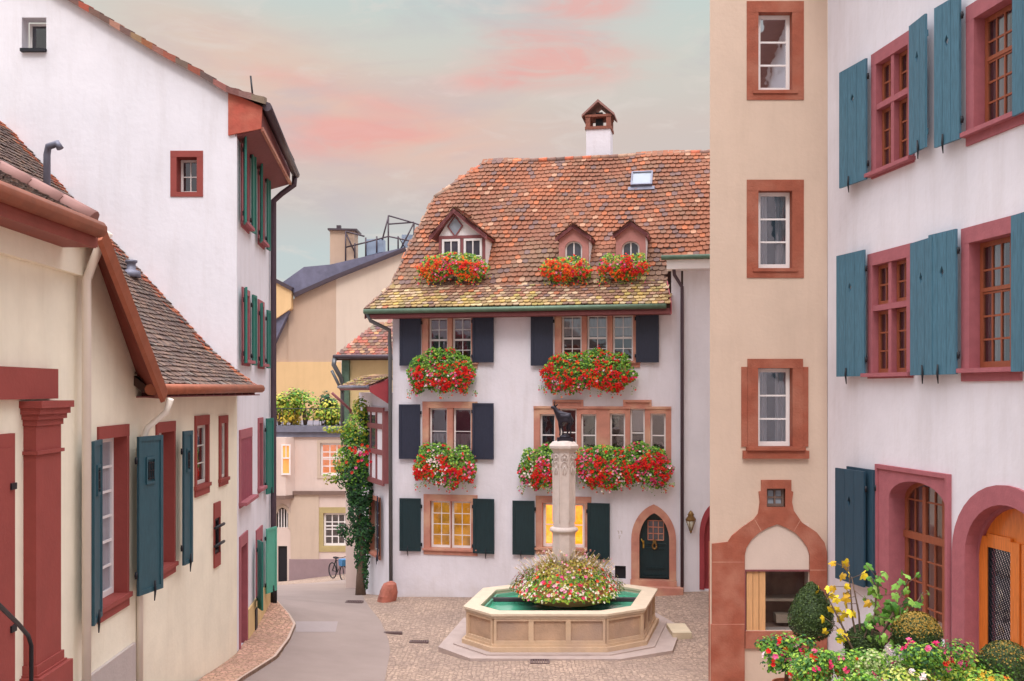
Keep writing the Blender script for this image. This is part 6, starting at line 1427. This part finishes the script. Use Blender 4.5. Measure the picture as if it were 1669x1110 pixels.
# ================================================================== POTTED PLANTS IN FRONT OF THE ROSE WINDOW HOUSE
tz = 2.5
tr_ = P('terrace', MB().box(WORLD, 3.1, 7.6, 0, tz, -13.45, -9.5), 'slab_stone', None); tr_['kind'] = 'structure'; tr_['label'] = 'low stone terrace below the potted plants'
def pot(px, d, r, h, name, lab, cat='potted plant', grp=None):
    x = (px - CX) / FPX * d; t = T(name, lab, cat, (x, d, tz), grp)
    P('pot', MB().lathe((x, d, tz), [(r * .68, 0), (r * .95, h * .85), (r * 1.08, h * .86), (r * 1.08, h), (r * .9, h), (r * .88, h * .93)], 20), 'terracotta', t); return t, Vector((x, d, tz + h))
def clipped(px, py, d, rx, rz, pw, name, lab, h, palT, palB, seed, gold=.3):
    t, top = pot(px, d, rx * .8, h, name, lab, grp='clipped box plants'); c = atd(px, py, d); rnd = random.Random(seed); mb = MB()
    def rad(a_): # profile: radius at height t in -1..1
        return math.sqrt(max(0, 1 - a_ * a_)) if pw == 1 else max(0, math.sin(math.pi * min(1, max(0, (a_ + 1) / 2)) ** .66)) ** .62
    mc = MB(); prof = [(max(.001, rad(-1 + 2 * i / 10) * rx * .9), (-1 + 2 * i / 10) * rz * .94) for i in range(11)]; mc.lathe(c, prof, 16, col=palB[0])
    for i in range(4200):
        a_ = rnd.uniform(-1, 1); th = rnd.uniform(0, 2 * math.pi); r_ = rad(a_) * rx * rnd.uniform(.9, 1.03); p = c + Vector((r_ * math.cos(th), r_ * math.sin(th), a_ * rz * rnd.uniform(.96, 1.03)))
        n_ = Vector((math.cos(th), math.sin(th), a_ if pw == 1 else .4)); cc_ = rnd.choice(palT) if rnd.random() < sm01((a_ - gold) * 1.6) else rnd.choice(palB)
        leafcard(mb, p, n_ + Vector((rnd.gauss(0, .5), rnd.gauss(0, .5), rnd.gauss(0, .5))), rnd.uniform(.018, .034), cc_, rnd=rnd)
    P('core', mc, 'leaf', t); P('foliage', mb, 'leaf', t); P('trunk', MB().tube([top - Vector((0, 0, .1)), c], .03, 7), 'bark', t)
BOXG = [lin(c) for c in ((52, 70, 34), (64, 84, 40), (78, 96, 46), (44, 60, 34))]; GOLD = [lin(c) for c in ((150, 120, 50), (166, 132, 56), (120, 108, 48))]
clipped(1322, 996, 13.0, .285, .37, 2, 'clipped_box_cone', 'egg shaped clipped dark green box plant in front of the tower arch', .35, BOXG, BOXG, 1, gold=.9)
clipped(1494, 1034, 12.2, .29, .27, 1, 'clipped_box_ball', 'clipped box ball with a golden top below the round-headed window', .55, GOLD, BOXG, 2, gold=-.1)
clipped(1638, 1086, 11.4, .30, .28, 1, 'clipped_box_ball', 'clipped box ball in front of the oak door at the right edge', .35, GOLD + BOXG, BOXG + GRN[:1], 3, gold=.1)
clipped(1408, 1052, 12.6, .24, .26, 1, 'clipped_box_ball', 'dark clipped box ball half hidden behind the fig leaves', .4, BOXG, BOXG, 4, gold=.9)
def bushy(px, py, d, rx, rz, n, s, pal, flowers, nf, name, lab, seed, fs=.06, ps=.2, ph=.3, asp=.7):
    t, top = pot(px, d, ps, ph, name, lab, grp='flowering pots on the terrace'); rnd = random.Random(seed); c = atd(px, py, d); mb = MB(); bb = MB()
    L = [(Vector((rnd.uniform(-.65, .65) * rx, rnd.uniform(-.5, .5) * rx, rnd.uniform(-.5, .55) * rz)), rnd.uniform(.4, .62)) for _ in range(9)]
    for _ in range(n):
        o, k = rnd.choice(L); dd_ = Vector((rnd.gauss(0, 1), rnd.gauss(0, 1), rnd.gauss(0, 1))).normalized(); q = rnd.uniform(.25, 1) ** .5
        leafcard(mb, c + o + Vector((dd_.x * rx * k * q, dd_.y * rx * k * q, dd_.z * rz * k * q)), dd_ + Vector((0, -.3, .6)), s * rnd.uniform(.6, 1.3), rnd.choice(pal), asp=asp, rnd=rnd)
    for _ in range(nf):
        o, k = rnd.choice(L); dd_ = Vector((rnd.gauss(0, 1), -abs(rnd.gauss(0, 1)), abs(rnd.gauss(0, .8)))).normalized()
        p = c + o + Vector((dd_.x * rx * k, dd_.y * rx * k, dd_.z * rz * k)) * 1.04
        cl2 = rnd.choice(flowers)
        for j in range(3): bloom(bb, p + Vector((rnd.gauss(0, .018), 0, rnd.gauss(0, .018))), dd_, fs * rnd.uniform(.7, 1.1), cl2, rnd)
    P('foliage', mb, 'leaf', t); P('stem', MB().tube([top - Vector((0, 0, .05)), (top + c) / 2, c], [.03, .02, .01], 6), 'bark', t)
    if nf: P('blossoms', bb, 'petal', t)
HOT = [PINK[0], PINK[1], RED[0], PALE[1], PINK[2]]
bushy(1282, 1062, 12.2, .38, .24, 1500, .05, GRN + DGRN[:2], HOT, 14, 'flower_pot', 'leftmost terracotta pot with pink and pale blooms below the shop window', 11, ps=.16, ph=.38)
bushy(1352, 1084, 11.6, .42, .26, 2300, .042, GRN + DGRN[2:3], HOT[:3], 8, 'flower_pot', 'bright green bush with a pink flower cluster between the leftmost pot and the fig', 12, ps=.18, ph=.25)
bushy(1440, 1088, 11.4, .36, .24, 1900, .04, [lin((160, 172, 110)), lin((130, 156, 86)), lin((176, 184, 130)), GRN[3], GRN[0]], [PINK[1], PALE[1]], 5, 'flower_pot', 'pale variegated bush at the bottom between the fig and the golden box ball', 13, ps=.18, ph=.2)
bushy(1522, 1078, 11.2, .40, .26, 2100, .042, GRN + DGRN[:2], [PINK[0], RED[0], PINK[1], PINK[0]], 10, 'flower_pot', 'dark leaved pot with hot pink blooms below the golden box ball', 14, ps=.18, ph=.2)
bushy(1590, 1112, 10.9, .30, .16, 900, .045, YGRN + GRN, [lin((226, 180, 60)), ORNG[1]], 10, 'flower_pot', 'yellow green bedding plant at the bottom right beside the oak door', 15, ps=.16, ph=.1)
bushy(1480, 1112, 10.9, .30, .16, 900, .045, [lin((196, 200, 110)), YGRN[0], GRN[2]], [PALE[0]], 6, 'flower_pot', 'low yellowish plant at the very bottom under the golden box ball', 16, ps=.16, ph=.1)
bushy(1400, 1118, 10.9, .30, .16, 900, .045, GRN, [PINK[1], PINK[0]], 8, 'flower_pot', 'low green plant at the very bottom left of the pale variegated bush', 17, ps=.16, ph=.1)
bushy(1408, 1092, 11.9, .36, .24, 1700, .05, GRN, [PINK[0]], 3, 'flower_pot', 'leafy green bush filling the gap below the fig stems', 18, ps=.16, ph=.2)
bushy(1566, 1096, 11.5, .32, .24, 1400, .05, GRN + YGRN[:2], [PINK[1], PINK[0]], 5, 'flower_pot', 'mixed green bush between the golden box ball and the box ball at the right edge', 19, ps=.16, ph=.2)
# fig: large lobed leaves on thin stems, some gone yellow
fg, ftop = pot(1405, 12.5, .2, .4, 'fig_tree', 'young fig with big lobed leaves, yellow on its left branches and green on its right', 'potted tree')
rnd = random.Random(33); lf = MB(); stt = MB()
def figleaf(p, n, up, s, col):
    n = n.normalized(); y = (up - n * up.dot(n)).normalized(); x = y.cross(n)
    shp = [(0, -.04), (.16, -.2), (.34, -.16), (.38, .04), (.34, .12), (.46, .30), (.34, .42), (.22, .40), (.14, .62), (0, .82), (-.14, .62), (-.22, .40), (-.34, .42), (-.46, .30), (-.34, .12), (-.38, .04), (-.34, -.16), (-.16, -.2)]
    kk_ = rnd.uniform(.62, 1.1); col = tuple(v * kk_ for v in col)
    c0 = p; pts = [p + x * a * s + y * b * s - n * (abs(a) * .5 + (b * b) * .45) * s for a, b in shp]
    for i in range(len(pts)): lf.face([c0 + y * .1 * s, pts[i], pts[(i + 1) % len(pts)]], tuple(v * (1 if i % 2 else .86) for v in col))
YL = [lin(c) for c in ((222, 190, 30), (236, 206, 50), (206, 160, 36))]; GL = [lin(c) for c in ((120, 168, 62), (96, 150, 56), (140, 186, 80), (76, 128, 50), (160, 196, 96))]
d_ = 12.5
branches = [((1405, 1085), (1390, 1010), (1383, 925), YL, 11), ((1405, 1085), (1370, 1015), (1345, 965), YL, 9), ((1405, 1085), (1400, 1000), (1388, 940), YL, 3), ((1408, 1085), (1425, 1010), (1432, 935), GL, 22), ((1408, 1085), (1450, 1010), (1480, 945), GL, 22), ((1410, 1085), (1440, 1030), (1470, 985), GL, 15),
            ((1405, 1085), (1380, 1040), (1362, 1020), YL, 5), ((1410, 1085), (1420, 1040), (1425, 1000), GL, 18), ((1410, 1085), (1470, 1020), (1505, 965), GL, 9), ((1410, 1085), (1405, 1050), (1412, 1030), GL, 9)]
for (a, b, c, pal, n) in branches:
    A_, B_, C_ = atd(*a, d_), atd(*b, d_ + rnd.uniform(-.15, .15)), atd(*c, d_ + rnd.uniform(-.25, .25)); stt.tube([ftop - Vector((0, 0, .05)), A_.lerp(B_, .5), B_, C_], [.022, .016, .012, .006], 6)
    for i in range(n):
        t = rnd.uniform(.3, 1.05); p = (B_ if t < .5 else B_).lerp(C_, (t - .3) / .7) + Vector((rnd.gauss(0, .10), rnd.gauss(0, .10), rnd.gauss(0, .07)))
        figleaf(p, Vector((rnd.gauss(0, .9), -.7, rnd.uniform(-.2, 1.2))), Vector((rnd.gauss(0, .7), rnd.gauss(0, .4), -.8 + rnd.random() * .7)), rnd.uniform(.085, .145), rnd.choice(pal))
        stt.tube([p, B_.lerp(C_, max(0, min(1, (t - .3) / .7)))], .004, 4)
P('leaves', lf, 'leaf', fg); P('stem', stt, 'bark', fg)

for o in bpy.data.objects:
    if '_w' in o: del o['_w']
